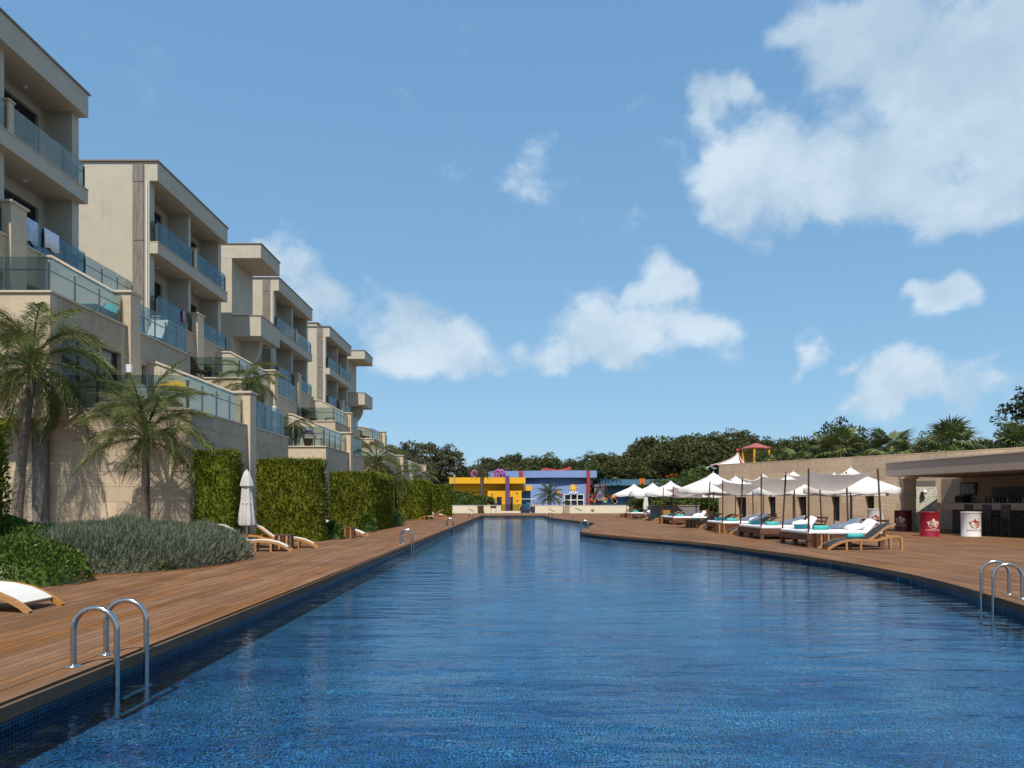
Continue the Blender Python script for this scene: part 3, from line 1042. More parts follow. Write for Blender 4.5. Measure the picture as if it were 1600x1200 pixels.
def terrace(X, zc, zb, y0, yp, y1, XI, label, slope=None, wins=(), clad_near=False, cat='terrace', gl=.95, clad_side=False):
    """one step of the stepped building: stone front, near end wall, floor, coping, pilaster, sloped partition, glass guards"""
    t = thing('terrace', label, cat, (0, 0, 0), 0, 'stepped terraces of the hotel')
    M = face_x(X, 0, 0)
    fw = MB(); wall_holes(fw, M, y0 + .3, y1, zb, zc, list(wins), .3)
    fwo = fw.build('front_wall', TRAV, t)
    for w in wins:
        slide_door(t, M, *w, inset=.14, panes=max(1, int((w[1] - w[0]) / 1.0)))
    nw = MB().box(XI, X, y0, y0 + .3, zb, zc).build('near_wall', TRAV2, t)
    MB().box(XI, X - .3, y0 + .3, y1, zc - .22, zc - .04).build('floor_slab', PLASTER, t)
    MB().box(XI, X + .05, y0 - .05, y0 + .33, zc, zc + .055).build('coping', COPING, nw)
    MB().box(X - .33, X + .05, y0 + .33, y1, zc, zc + .055).build('coping', COPING, fwo)
    MB().box(XI, X - .3, y1 - .25, y1, zb, zc - .22).build('far_wall', TRAV2, t)
    pl = MB().box(X - .36, X + .14, yp - .3, yp + .3, zb, zc + 1.12).build('pilaster', TRAV2, t)
    MB().box(X - .42, X + .2, yp - .36, yp + .36, zc + 1.12, zc + 1.19).build('pilaster_cap', COPING, pl)
    zt = zc + 1.05
    s = slope or (2.15, -3.1, -4.2)
    poly = [(X - .36, zc - .05), (X - .36, zt), (X + s[1], zc + s[0]), (XI, zc + s[0]), (XI, zc - .05)]
    pt = MB().prism([(p[0], p[1]) for p in poly], 'y', yp - .12, yp + .12).build('partition_wall', PLASTER, t)
    cp = MB()
    cp.strip([(X - .3, zt + .04), (X + s[1], zc + s[0] + .04), (XI, zc + s[0] + .04)], yp - .17, yp + .17, .07)
    cp.build('partition_coping', COPING, pt)
    if clad_near:
        clad(nw, face_y(0, y0), XI, X + .0, zb, zc, [], .8, .42, TRAV2, 5)
    if clad_side:
        clad(fwo, face_x(X, 0), y0, y1, zb, zc, list(wins) + [(yp - .3, yp + .3, zb, zc)], .8, .42, TRAV, 6)
    railing(t, [(max(XI, X - 7), y0 + .12), (X - .12, y0 + .12), (X - .12, yp - .32)], gl, z=zc + .055)
    railing(t, [(X - .12, yp + .32), (X - .12, y1 - .1)], gl * 1.05, z=zc + .055, step=.85)
    return t


X1, X2 = -9.04, -12.46
terrace(X1, 3.85, 0.0, 20.6, 25.2, 29.5, -17.4, 'lowest stone terrace above the palms and the nearest clipped hedges', clad_near=True, clad_side=True,
        wins=[(23.5, 24.65, 0.02, 2.55)])
terrace(X1, 3.95, 0.0, 35.5, 40.6, 44.6, -14, 'low stone terrace with a weeping plant and a pot of purple flowers', wins=[])
terrace(X1, 3.95, 0.0, 52.8, 59.7, 64.2, -14, 'low stone terrace half hidden by a dense palm, third along', wins=[])
terrace(X1, 3.95, 0.0, 66.2, 75.3, 80.0, -14, 'farthest low stone terrace, next to the dark trees')
terrace(X2, 6.91, 3.55, 19.8, 24.0, 28.4, -17.4, 'upper terrace with the teal covered lounger behind its glass', slope=(2.3, -2.5, 0),
        wins=[(20.3, 23.4, 3.95, 6.0), (24.7, 28.0, 3.95, 5.9)])
terrace(X2, 6.95, 3.8, 33.7, 38.3, 42.4, -17.4, 'upper terrace with two brown loungers leaning back above the lower palms', slope=(2.1, -2.2, 0), wins=[(34.2, 37.3, 4.0, 6.1), (39.2, 42, 4.0, 6.0)])
terrace(X2, 6.95, 3.8, 51.5, 56.2, 59.7, -17.4, 'upper terrace with one brown lounger and a low wooden table', slope=(2.1, -2.2, 0), wins=[(52, 55, 4.0, 6.1)])
terrace(X2, 6.95, 3.8, 65.7, 70.9, 73.5, -17.4, 'small far upper terrace with a single brown lounger', slope=(1.6, -2.0, 0))
MB().box(-13.35, -12.95, 20.42, 20.575, 0, 4.2).build('wall_strip', STRIP, bpy.data.objects['terrace'])
# the long low mass behind the terraces
hb = thing('hotel_lower_block', 'long beige lower storeys of the hotel behind the terraces', 'hotel', (0, 0, 0))
cb = MB()
cb.box(-26, -17.42, 20.9, 82, 0.0, 8.2)
cb.build('rear_wall', PLASTER, hb)
cb2 = MB()
for a, b in ((20.95, 29.3), (35.9, 44.4), (53.2, 64), (66.6, 79.8)):
    cb2.box(-17.4, -13.9 if a > 30 else -12.8, a, b, 0.0, 3.5)
cb2.build('lower_storey', PLASTER, hb)
cb3 = MB()
for a, b in ((29.4, 33.9), (42.5, 51.7), (59.8, 65.9)):
    cb3.box(-17.42, -15.2, a, b, 0, 6.4)
cb3.build('lower_storey', PLASTER, hb)
# side balcony between the first two blocks
sb = thing('side_balcony', 'small side balcony with rounded glass between the first two tall blocks', 'balcony', (0, 0, 0))
MB().box(-24, -16.3, 27.0, 31.9, 8.55, 9.75).build('parapet', TRAV, sb)
MB().box(-24, -16.2, 26.95, 31.93, 9.75, 9.8).build('coping', COPING, sb)
railing(sb, [(-16.4, 27.1), (-16.4, 31.7)], .95, z=9.8)

# ------------------------------------------------------------------ vegetation


def hedge_mesh(w, d, h, seed, dens=420, L=0.16):
    """clipped conifer hedge: w along x, d along y; sprays on the faces; origin at the middle of the base"""
    rng = np.random.default_rng(seed)
    parts = []
    def face(n, f):
        a, b = rng.random(n), rng.random(n)
        P, N = f(a, b)
        # uneven skin
        bump = 0.03 * np.sin(P[:, 0] * 5.1 + seed) * np.cos(P[:, 2] * 4.3) + rng.normal(0, 0.03, n) - .05
        P = P + N * bump[:, None]
        up = np.zeros_like(N); up[:, 2] = 1
        D = N * (0.55 + 0.5 * rng.random((n, 1))) + up * (0.45 + 0.5 * rng.random((n, 1))) + rng.normal(0, 0.42, (n, 3))
        Ls = L * (0.55 + 0.8 * rng.random(n))
        parts.append(leaf_quads(P, D, Ls, Ls * (0.30 + .15 * rng.random(n)), rng))
    def col(x, y, z): return np.stack([x, y, z], 1)
    o = lambda a: np.zeros_like(a)
    k = lambda area: int(area * dens)
    face(k(w * h), lambda a, b: (col((a - .5) * w, o(a) - d / 2, b * h), col(o(a), o(a) - 1, o(a))))
    face(k(w * h * .5), lambda a, b: (col((a - .5) * w, o(a) + d / 2, b * h), col(o(a), o(a) + 1, o(a))))
    face(k(d * h), lambda a, b: (col(o(a) + w / 2, (a - .5) * d, b * h), col(o(a) + 1, o(a), o(a))))
    face(k(d * h * .7), lambda a, b: (col(o(a) - w / 2, (a - .5) * d, b * h), col(o(a) - 1, o(a), o(a))))
    face(k(d * w * 1.3), lambda a, b: (col((a - .5) * w, (b - .5) * d, o(a) + h), col(o(a), o(a), o(a) + 1)))
    # longer shoots standing up from the top edge
    n = int((w + d) * 26)
    P = col((rng.random(n) - .5) * w, (rng.random(n) - .5) * d, np.full(n, h - .03))
    D = rng.normal(0, .35, (n, 3)); D[:, 2] = 1
    parts.append(leaf_quads(P, D, .10 + .16 * rng.random(n), .03, rng))
    V, F = join_np(parts)
    return np_mesh('foliage', V, F)


def hedge(x0, x1, y0, y1, h, label, seed, dens=420, L=.16):
    w, d = x1 - x0, y1 - y0
    t = thing('hedge', label, 'hedge', ((x0 + x1) / 2, (y0 + y1) / 2, -.08), 0, 'clipped hedges between the terraces')
    c = MB().box(-w / 2 + .1, w / 2 - .1, -d / 2 + .1, d / 2 - .1, 0, h - .1).build('core', HEDGE, t)
    link('foliage', hedge_mesh(w - .06, d - .06, h, seed, dens, L), HEDGE, t)
    return t


hedge(-8.6, -7.5, 19.65, 20.4, 2.70, 'narrow clipped hedge against the stone wall, behind the folded umbrella', 1, 1000, .09)
hedge(-8.42, -6.27, 23.95, 24.85, 2.72, 'broad clipped hedge right behind the two white loungers and folded umbrella', 2, 850, .10)
hedge(-8.22, -6.22, 32.8, 38.2, 2.66, 'long deep clipped hedge with its corner turned to the pool', 3, 480, .13)
hedge(-9.0, -6.62, 56.0, 59.8, 2.98, 'clipped hedge behind the far wooden lounger that lies along the deck', 4, 300, .17)
hedge(-8.2, -6.2, 72.0, 74.0, 2.98, 'smallest and farthest clipped hedge, beside the cream wall', 5, 260, .2)
hedge(-12.0, -8.78, 11.9, 12.9, 2.7, 'nearest tall hedge, cut off by the left border of the photo', 6, 1300, .08)


def mound_pts(n, rng, ax, ay, h, p=2.4, thick=.0):
    """points and normals on a rounded mound"""
    u = rng.random(n) * 2 * PI
    c = rng.random(n) ** .6
    r = c
    x, y = ax * r * np.cos(u), ay * r * np.sin(u)
    lump = 1 + .10 * np.sin(x * 2.7 + 1) * np.cos(y * 3.1) + .07 * np.sin(x * 6.1) * np.sin(y * 5.3 + 2)
    z = h * (1 - r ** p) ** .5 * lump
    P = np.stack([x, y, np.maximum(z, .0)], 1)
    N = np.stack([x / ax ** 2, y / ay ** 2, np.maximum(z, .02) / h ** 2], 1)
    return P, unit(N)


def lav_mesh(ax, ay, h, n, seed):
    rng = np.random.default_rng(seed)
    P, N = mound_pts(n, rng, ax, ay, h * .85, 3.0)
    P = P - N * rng.random((n, 1)) * .12
    D = N * .9 + rng.normal(0, .33, (n, 3)); D[:, 2] += .75
    Ls = .09 + .13 * rng.random(n)
    return np_mesh('foliage', *leaf_quads(P, D, Ls, .012 + .012 * rng.random(n), rng))


def bush_mesh(ax, ay, h, n, seed, L=.055, p=3.2, name='foliage', depth=.1):
    rng = np.random.default_rng(seed)
    P, N = mound_pts(n, rng, ax, ay, h, p)
    P = P - N * (rng.random((n, 1)) ** 2) * depth
    P[:, 2] = np.maximum(P[:, 2], .02)
    D = N * .7 + rng.normal(0, .55, (n, 3)); D[:, 2] += .35
    Ls = L * (.7 + .7 * rng.random(n))
    return np_mesh(name, *leaf_quads(P, D, Ls, Ls * .55, rng))


def mound_core(ax, ay, h, p=3.0, k=.86):
    pr = []
    for i in range(9):
        r = 1 - i / 8
        pr.append((max(r * k, .001), h * k * max(0, 1 - r ** p) ** .5))
    mb = MB().lathe(pr, 20, M=Matrix.Diagonal((ax, ay, 1, 1)))
    return mb


def shrub(name, label, cat, x, y, ax, ay, h, m, mesh, group=None, rz=0):
    t = thing(name, label, cat, (x, y, -.06), rz, group)
    mound_core(ax, ay, h).build('core', m, t)
    link('foliage', mesh, m, t)
    return t


shrub('lavender_bush', 'wide grey green lavender mound in front of the palm shadows', 'shrub', -7.9, 14.8, 2.0, 2.45, .98, LAV, lav_mesh(2.0, 2.45, .98, 46000, 21), rz=-.35)
shrub('lavender_bush', 'smaller grey green lavender mound at the outer end near the loungers', 'shrub', -6.95, 16.1, 1.1, 1.3, .8, LAV, lav_mesh(1.15, 1.35, .82, 9000, 22))
shrub('boxwood_bush', 'bright green clipped bush lowest at the deck edge, beside the lounger foot', 'shrub', -7.88, 11.45, 1.2, 1.1, .69, BOX, bush_mesh(1.2, 1.1, .69, 11000, 23))
shrub('boxwood_bush', 'bright green clipped bush behind the lower one, under the left palm', 'shrub', -9.35, 13.2, 1.5, .95, .93, BOX, bush_mesh(1.5, .95, .93, 9000, 24))
shrub('ground_plant', 'tiny light green plant at the foot of the lavender', 'plant', -6.72, 13.9, .32, .28, .24, BOX, bush_mesh(.32, .28, .24, 700, 25, .06))
for i, (x, y, r, h, lb) in enumerate([(-6.35, 25.6, .45, .55, 'small green plant at the corner of the broad hedge'), (-6.35, 31.9, .4, .7, 'small green plant in the gap before the long hedge'),
                                      (-6.6, 39.8, .75, .8, 'green plant at the far foot of the long hedge')]):
    shrub('ground_plant', lb, 'plant', x, y, r, r, h, BOX, bush_mesh(r, r, h, 1500, 26 + i, .09))


# feather palms -------------------------------------------------------------
def frond_mesh(length, seed, leaf=.42, n=62, arch=1.0, m=PALMG, lw=.028, plume=1.0, name='frond'):
    """one feather leaf along +x, arching; leaflets in several planes"""
    rng = np.random.default_rng(seed)
    rp = []
    for i in range(9):
        s = i / 8
        rp.append((length * (s - .16 * arch * s * s), 0, arch * length * (.55 * s - .78 * s * s)))
    mb = MB().tube(rp, [.022 * (1 - .8 * i / 8) for i in range(9)], 4, cap=False)
    R = np.array(rp)
    def at(s):
        f = s * 8; i = np.minimum(f.astype(int), 7); w = (f - i)[:, None]
        return R[i] * (1 - w) + R[i + 1] * w, unit(R[i + 1] - R[i])
    s = np.repeat(np.linspace(.17, .995, n), 2) + rng.normal(0, .004, 2 * n)
    s = np.clip(s, 0, .999)
    side = np.tile([1., -1.], n)
    P, T = at(s)
    Y = np.zeros_like(P); Y[:, 1] = side
    Z = np.zeros_like(P); Z[:, 2] = 1
    ang = rng.normal(0, .55, 2 * n)[:, None] * plume
    D = unit(Y * np.cos(ang) + Z * np.sin(ang)) * .8 + T * (.55 + .25 * rng.random((2 * n, 1)))
    D = unit(D)
    Ls = leaf * np.sin(np.clip(s * 1.12, 0, 1) * PI * .88 + .28) * (.85 + .3 * rng.random(2 * n))
    Ls = np.maximum(Ls, .06)
    A = unit(np.cross(D, T + .001))
    W = lw * (.7 + .6 * rng.random((2 * n, 1)))
    m1 = P + D * Ls[:, None] * .5; m1[:, 2] -= .06 * Ls
    tp = P + D * Ls[:, None] * .96; tp[:, 2] -= (.36 + .2 * rng.random(2 * n)) * Ls
    V = np.stack([P - A * W * .3, P + A * W * .3, m1 + A * W * .5, m1 - A * W * .5, tp], 1).reshape(-1, 3)
    b = np.arange(2 * n)[:, None] * 5
    q = np.concatenate([b + 0, b + 1, b + 2, b + 3], 1)
    t3 = np.concatenate([b + 3, b + 2, b + 4], 1)
    o = len(mb.v)
    vs = mb.v + [tuple(p) for p in V]
    fs = mb.f + [tuple(int(i) + o for i in r) for r in q] + [tuple(int(i) + o for i in r) for r in t3]
    me = bpy.data.meshes.new(name)
    me.from_pydata(vs, [], fs); me.update()
    me.materials.append(m)
    return me


FRONDS = [frond_mesh(2.35, 40 + i, .5, 140, a, lw=.0135) for i, a in enumerate((.7, .85, 1.05, 1.25))]
FRONDG = [frond_mesh(2.0, 50 + i, .34, 60, a, PALMD, plume=.35, lw=.03) for i, a in enumerate((.6, .8, 1.0))]


def feather_palm(x, y, zt, label, n, seed, lean=(0, 0), size=1.0, fronds=None, r0=.16, r1=.10, low=-0.55, high=1.25, name='feather_palm', group='feather palms', zb=-.08, hi_bias=1.0, fname='frond'):
    rng = random.Random(seed)
    t = thing(name, label, 'palm', (x, y, zb), 0, group)
    pts, rs = [], []
    H = zt - zb
    for i in range(11):
        s = i / 10
        pts.append((lean[0] * s ** 1.5, lean[1] * s ** 1.5, H * s))
        rs.append((r0 + (r1 - r0) * s) * (1 + .06 * math.sin(i * 2.1)) * (1.25 if i == 0 else 1))
    tr = MB().tube(pts, rs, 10).build('trunk', BARK if 'dark trunk' in label else TRUNK, t)
    top = Vector(pts[-1])
    MB().tube([top - Vector((0, 0, .05)), top + Vector((0, 0, .25 * size)), top + Vector((0, 0, .6 * size))], [r1 * 1.05, r1 * .95, r1 * .4], 8).build('crownshaft', PALMG, t)
    fr = fronds or FRONDS
    for k in range(n):
        az = k * 2.399 + rng.uniform(-.25, .25)
        s = (k + .5) / n
        el = low + (high - low) * (s ** hi_bias) + rng.uniform(-.1, .1)
        o = bpy.data.objects.new(fname, fr[rng.randrange(len(fr))])
        COL.objects.link(o)
        o.parent = t
        sc = size * rng.uniform(.85, 1.1) * (1 if el > -.1 else .9)
        o.matrix_local = Matrix.Translation(top + Vector((0, 0, (.15 + .35 * s) * size))) @ Matrix.Rotation(az, 4, 'Z') @ Matrix.Rotation(-el + .35, 4, 'Y') @ Matrix.Rotation(rng.uniform(-.3, .3), 4, 'X') @ Matrix.Diagonal((sc, sc, sc, 1))
    return t


feather_palm(-13.2, 19.5, 4.55, 'taller feather palm with a pale leaning trunk before the sunlit stone wall', 36, 61, (.45, 0), 1.2, low=-.95, high=1.3)
feather_palm(-9.75, 19.5, 2.75, 'shorter feather palm with a dark trunk and spreading crown above the lavender', 27, 62, (.02, 0), .98, low=-.25, high=1.5, r0=.13, r1=.085)
feather_palm(-11.6, 32.0, 6.2, 'feather palm rising in front of the two brown loungers, above the clipped hedge', 22, 63, (.1, 0), .85, low=-.7, high=1.1)
feather_palm(-10.75, 36.3, 5.0, 'small weeping feather palm standing on the second low terrace', 22, 64, (0, 0), .5, low=-1.3, high=.6, zb=3.92, r0=.08, r1=.06)
feather_palm(-9.35, 50.3, 3.6, 'dense feather palm before the third low terrace', 26, 65, (0, 0), 1.2, low=-.9, high=1.2)
feather_palm(-8.5, 52.0, 2.7, 'short feather palm beside the dense one, lower', 18, 66, (0, 0), .9, low=-.8, high=1.2)
feather_palm(-8.2, 65.2, 3.3, 'distant feather palm before the farthest low terrace', 16, 67, (0, 0), .9, low=-.8, high=1.0)
feather_palm(4.55, 92.6, 1.6, 'date palm with a short trunk before the pale blue building', 34, 68, (0, 0), 1.25, FRONDG, .3, .26, low=-.25, high=1.45, group='palms by the bright buildings')
feather_palm(-4.15, 96.0, 5.0, 'dark trunked palm with a ragged crown before the yellow building', 20, 69, (.1, 0), 1.0, FRONDG, .3, .26, low=-.35, high=1.3, group='palms by the bright buildings')


# fan palms ---------------------------------------------------------------
def fan_mesh(seed, r=1.0, n=26):
    rng = np.random.default_rng(seed)
    mb = MB().tube([(0, 0, 0), (.45 * r, 0, .05), (.85 * r, 0, 0)], [.025, .02, .015], 4, cap=False)
    for k in range(n):
        a = (k / (n - 1) - .5) * 4.1 + rng.normal(0, .02)
        L = r * (.95 + .12 * math.cos(a)) * rng.uniform(.92, 1.05)
        c = Vector((.85 * r, 0, 0))
        d = Vector((math.cos(a), math.sin(a), .10 * math.cos(a)))
        p = Vector((-d.y, d.x, 0)).normalized()
        w = L * .045
        m = c + d * L * .55
        tp = c + d * L - Vector((0, 0, L * rng.uniform(.12, .42)))
        mb.add([c, m + p * w + Vector((0, 0, .02)), tp, m - p * w + Vector((0, 0, .02))], [(0, 1, 2, 3)])
    me = mb.mesh('fan_leaf')
    me.materials.append(PALMG)
    return me


FANS = [fan_mesh(70 + i) for i in range(3)]


def fan_palm(x, y, zt, label, n, seed, size=1.0, zb=-.1):
    t = feather_palm(x, y, zt, label, n, seed, (0, 0), size, FANS, .24, .2, -.75, 1.3, 'fan_palm', 'fan palms behind the stone bar wall', zb, .8, fname='fan_leaf')
    return t


def at_px(px, py, d):
    return ((px - 802) / FPX * d, d, EYE + (786 - py) / FPX * d)


for i, (px, py, d, sz, n, lb) in enumerate([
        (1312, 716, 50, 1.15, 30, 'wide fan palm in front of the dark tree behind the stone wall'),
        (1393, 712, 46, .98, 26, 'fan palm with one leaf sticking up, above the corner of the bar roof'),
        (1488, 708, 43, 1.05, 30, 'round headed fan palm standing clear above the bar roof'),
        (1606, 712, 41, 1.1, 28, 'fan palm above the far end of the bar roof, cut off by the border'),
        (1243, 726, 54, .75, 20, 'small fan palm above the stone wall, between pavilion and dark tree'),
        (1196, 730, 55, .62, 18, 'lowest fan palm in front of the red roofed pavilion')]):
    x, y, z = at_px(px, py, d)
    fan_palm(x, y, z, lb, n, 80 + i, sz)


# broad trees ---------------------------------------------------------------
def crown_mesh(seed, rx, rz, nclump, nleaf, leaf, shape='round', m=PINE, clump=.28, name='crown'):
    """leaf-sized faces gathered in clumps through the crown's volume; centre of the crown's base at 0"""
    rng = np.random.default_rng(seed)
    Ps, Ds = [], []
    c = 0
    lob = [(rng.uniform(0, 2 * PI), rng.uniform(.35, 1)) for _ in range(6)]
    while c < nclump:
        u = rng.normal(size=3); u /= np.linalg.norm(u)
        r = rng.uniform(.35, 1) ** .5
        p = u * r
        if shape == 'umbrella' and p[2] < -.35: continue
        k = 1.0
        if shape == 'column':
            k = 1 - .45 * abs(p[2]) ** 2
        az = math.atan2(p[1], p[0])
        k *= 1 + .18 * sum(math.cos((az - a) * 2) * w for a, w in lob) / 3
        ctr = np.array([p[0] * rx * k, p[1] * rx * k, (p[2] * (1 + .12 * rng.normal()) + 1) * rz])
        rad = clump * rx * rng.uniform(.6, 1.25)
        q = rng.normal(size=(nleaf, 3)); q /= np.linalg.norm(q, axis=1, keepdims=True)
        q[:, 2] = np.abs(q[:, 2]) * .8 - .15
        P = ctr + q * rad * rng.random((nleaf, 1)) ** .4 * np.array([1, 1, .75])
        D = q + rng.normal(0, .5, (nleaf, 3)); D[:, 2] += .25
        Ps.append(P); Ds.append(D)
        c += 1
    P, D = np.concatenate(Ps), np.concatenate(Ds)
    Ls = leaf * (.6 + .8 * rng.random(len(P)))
    me = np_mesh(name, *leaf_quads(P, D, Ls, Ls * .55, rng))
    me.materials.append(m)
    return me


def limbs(mb, seed, H, r, spread, n=5):
    rng = random.Random(seed)
    mb.tube([(0, 0, 0), (rng.uniform(-.15, .15), rng.uniform(-.15, .15), H * .5), (rng.uniform(-.3, .3), rng.uniform(-.3, .3), H)], [r * 1.2, r, r * .6], 7)
    for k in range(n):
        a = k * 2.4 + rng.random()
        z = H * rng.uniform(.55, .95)
        mb.tube([(0, 0, z), (spread * .4 * math.cos(a), spread * .4 * math.sin(a), z + spread * .35), (spread * .8 * math.cos(a), spread * .8 * math.sin(a), z + spread * .6)], [r * .45, r * .3, r * .12], 5)
    return mb


def tree_proto(name, label, cat, group, seed, H, rx, rz, nclump, nleaf, leaf, shape, m, clump=.28, loc=(0, 0, 0)):
    t = thing(name, label, cat, loc, 0, group)
    limbs(MB(), seed, H, .16 + .02 * H, rx, 5).build('trunk', BARK, t)
    c = link('crown', crown_mesh(seed, rx, rz, nclump, nleaf, leaf, shape, m, clump), None, t, (0, 0, H - rz * (.55 if shape == 'umbrella' else .7)))
    return t


def hill_h(x, y):
    a = min(max((y - 128) / 90, 0), 1.6)
    b = min(max((x + 2) / 60, 0), 1); b = b * b * (3 - 2 * b)
    return a * (.8 + 6.5 * b) - .1


hm = MB()
nx, ny = 40, 16
vs = [(-120 + 520 * i / nx, 118 + 330 * j / ny, hill_h(-120 + 520 * i / nx, 118 + 330 * j / ny) if j else -.6) for j in range(ny + 1) for i in range(nx + 1)]
fs = [(j * (nx + 1) + i, j * (nx + 1) + i + 1, (j + 1) * (nx + 1) + i + 1, (j + 1) * (nx + 1) + i) for j in range(ny) for i in range(nx)]
tag(hm.add(vs, fs, True).build('hill', GROUNDM), kind='structure')

PG = 'pines on the wooded hill'
pines = [tree_proto('pine_tree', 'dark round headed pine on the wooded hill', 'tree', PG, 100 + i, 6.2 + i * .5, 3.7 + .3 * i, 2.6 + .2 * i, 110, 48, .46, 'umbrella' if i % 2 else 'round', PINE, .3) for i in range(4)]
rng = random.Random(5)
spots = []
for d, stepx in ((140, 6.0), (158, 6.2), (178, 6.6), (202, 7.2), (232, 8)):
    x0 = -16 if d > 150 else 16
    x = x0 + rng.uniform(0, 3)
    while x < d * .78:
        px = 802 + x / d * FPX
        # the wood climbs to the right, as in the photograph
        if px < 1210 or d > 150:
            spots.append((x, d + rng.uniform(-5, 5)))
        x += stepx * rng.uniform(.75, 1.25) * (1 if px < 1240 else 1.5)
marks = [(842, 'the yellow building'), (936, 'the pale blue hall'), (1008, 'the teal building'), (1062, 'the orange slides'), (1122, 'the light green bushes'), (1205, 'the striped tent'), (1420, 'the stone wall'), (9999, 'the bar roof')]
ordinal = ['first', 'second', 'third', 'fourth', 'fifth', 'sixth', 'seventh', 'eighth', 'ninth', 'tenth', 'eleventh', 'twelfth']
spots.sort(key=lambda q: q[0] / q[1])
cnt, mass, first = {}, [], set()
for i, (x, y) in enumerate(spots):
    px = 802 + x / y * FPX
    sz = rng.uniform(.8, 1.15) * (1.0 if px > 980 else .80 if px > 870 else .62)
    if 880 < px < 1240: sz *= 1.12
    loc = (x, y, hill_h(x, y) - .2)
    rz = rng.uniform(0, 6)
    mk = next(n for lim, n in marks if px < lim)
    k = cnt.get(mk, 0)
    if y < 145 or y > 190 or k > 9:      # rows seen between or behind the others: part of the wood
        mass.append((i % 4, loc, rz, sz)); continue
    cnt[mk] = k + 1
    lb = f'dark round pine above {mk}, {ordinal[k]} counting from the hotel'
    o = pines[i % 4]
    if i % 4 not in first:
        first.add(i % 4)
        o.location = loc; o.scale = (sz,) * 3; o.rotation_euler.z = rz; o['label'] = lb
    else:
        dup(o, loc, rz, lb, scale=sz)
parts, parts2 = [], []
arr = {}
for k in range(4):
    for ch in pines[k].children:
        me = ch.data
        if ch.name.startswith('crown'):
            V = np.empty(len(me.vertices) * 3, np.float32); me.vertices.foreach_get('co', V)
            arr[k] = V.reshape(-1, 3) + np.array(ch.location[:])
rr = np.random.default_rng(77)
for k, loc, rz, sz in mass + [(j % 4, (x, y, hill_h(x, y) - 2.6), j, .95) for j, (x, y) in enumerate([(-14 + 5.2 * q, 150 + 9 * (q % 3)) for q in range(34)])]:
    c, s = math.cos(rz), math.sin(rz)
    V = arr[k] * sz
    V = np.stack([V[:, 0] * c - V[:, 1] * s, V[:, 0] * s + V[:, 1] * c, V[:, 2]], 1) + np.array(loc)
    parts.append((V, np.arange(len(V)).reshape(-1, 4)))
V, F = join_np(parts)
tag(link('pine_wood', np_mesh('pine_wood', V, F), PINE), kind='stuff')

# round pine by itself above the yellow building
for i, (px, py, d) in enumerate(((742, 722, 150), (765, 718, 158), (835, 726, 165), (850, 722, 150))):
    x, y, z = at_px(px, py, d)
    dup(pines[i % 4], (x, y, -.3), i, ['pine left behind the dark trunked palm', 'pine behind the purple tubes, smaller than the broad round one', 'pine over the red pillar of the blue hall', 'small pine over the middle of the red slide'][i], scale=z / 10.8)
x, y, z = at_px(803, 740, 160)
tree_proto('pine_tree', 'single broad round pine standing above the yellow building', 'tree', None, 121, 6.9, 5.0, 2.7, 130, 34, .6, 'umbrella', PINE, .26, (x, y, 0))

EG = 'loose dark trees at the far end of the hotel'
eu = [tree_proto('eucalyptus_tree', 'loose dark grey green tree beyond the hotel terraces', 'tree', EG, 130 + i, 7.4, 3.0, 4.2, 85, 30, .42, 'column', EUCA, .3) for i in range(3)]
for i, (px, py, d, k) in enumerate([(612, 690, 112, 1.0), (634, 684, 108, 1.0), (655, 686, 106, 1.02), (676, 684, 118, 1.08), (697, 690, 118, .98), (712, 700, 120, .9), (690, 708, 120, .75), (660, 712, 98, .75), (722, 722, 122, .7), (640, 700, 120, 1)]):
    x, y, z = at_px(px, py, d)
    sc = z / 13.3
    o = eu[i % 3]
    if i < 3:
        o.location = (x, y, -.1); o.scale = (sc * 1.0, sc * 1.0, sc)
    else:
        dup(o, (x, y, -.1), i * 1.3, scale=(sc * 1.0, sc * 1.0, sc))
for i, o in enumerate([q for q in bpy.data.objects if q.name.startswith('eucalyptus_tree')]):
    o['label'] = f'loose grey green tree beyond the hotel, {ordinal[i]} of its clump'

x, y, z = at_px(1312, 658, 66)
t = tree_proto('cypress_tree', 'tall dark pointed tree behind the wide fan palm', 'tree', None, 141, 6.0, 3.1, 3.6, 110, 34, .3, 'column', DARKTREE, .26, (x, y, -.1))
t.scale = (z / 10.4,) * 3
x, y, z = at_px(1600, 612, 62)
t = tree_proto('dark_conifer', 'tall near black conifer at the border above the bar', 'tree', None, 142, 8.2, 2.6, 4.0, 130, 36, .3, 'column', DARKTREE, .26, (x, y, -.1))
t.scale = (z / 12.9,) * 3
t = None
for i, (px, py, d, lb) in enumerate([(1440, 706, 90, 'pine seen between two fan palms over the bar'), (1545, 694, 85, 'pine with visible stems beside the black conifer'), (1350, 716, 95, 'low pine above the middle of the stone wall'), (1270, 700, 80, 'round dark pine between pavilion and pointed tree'), (1575, 700, 92, 'low dark pine near the border, behind the last fan palm')]):
    x, y, z = at_px(px, py, d)
    o = dup(pines[i % 4], (x, y, -.2), i, lb, 'pines behind the bar wall', z / 10.6)

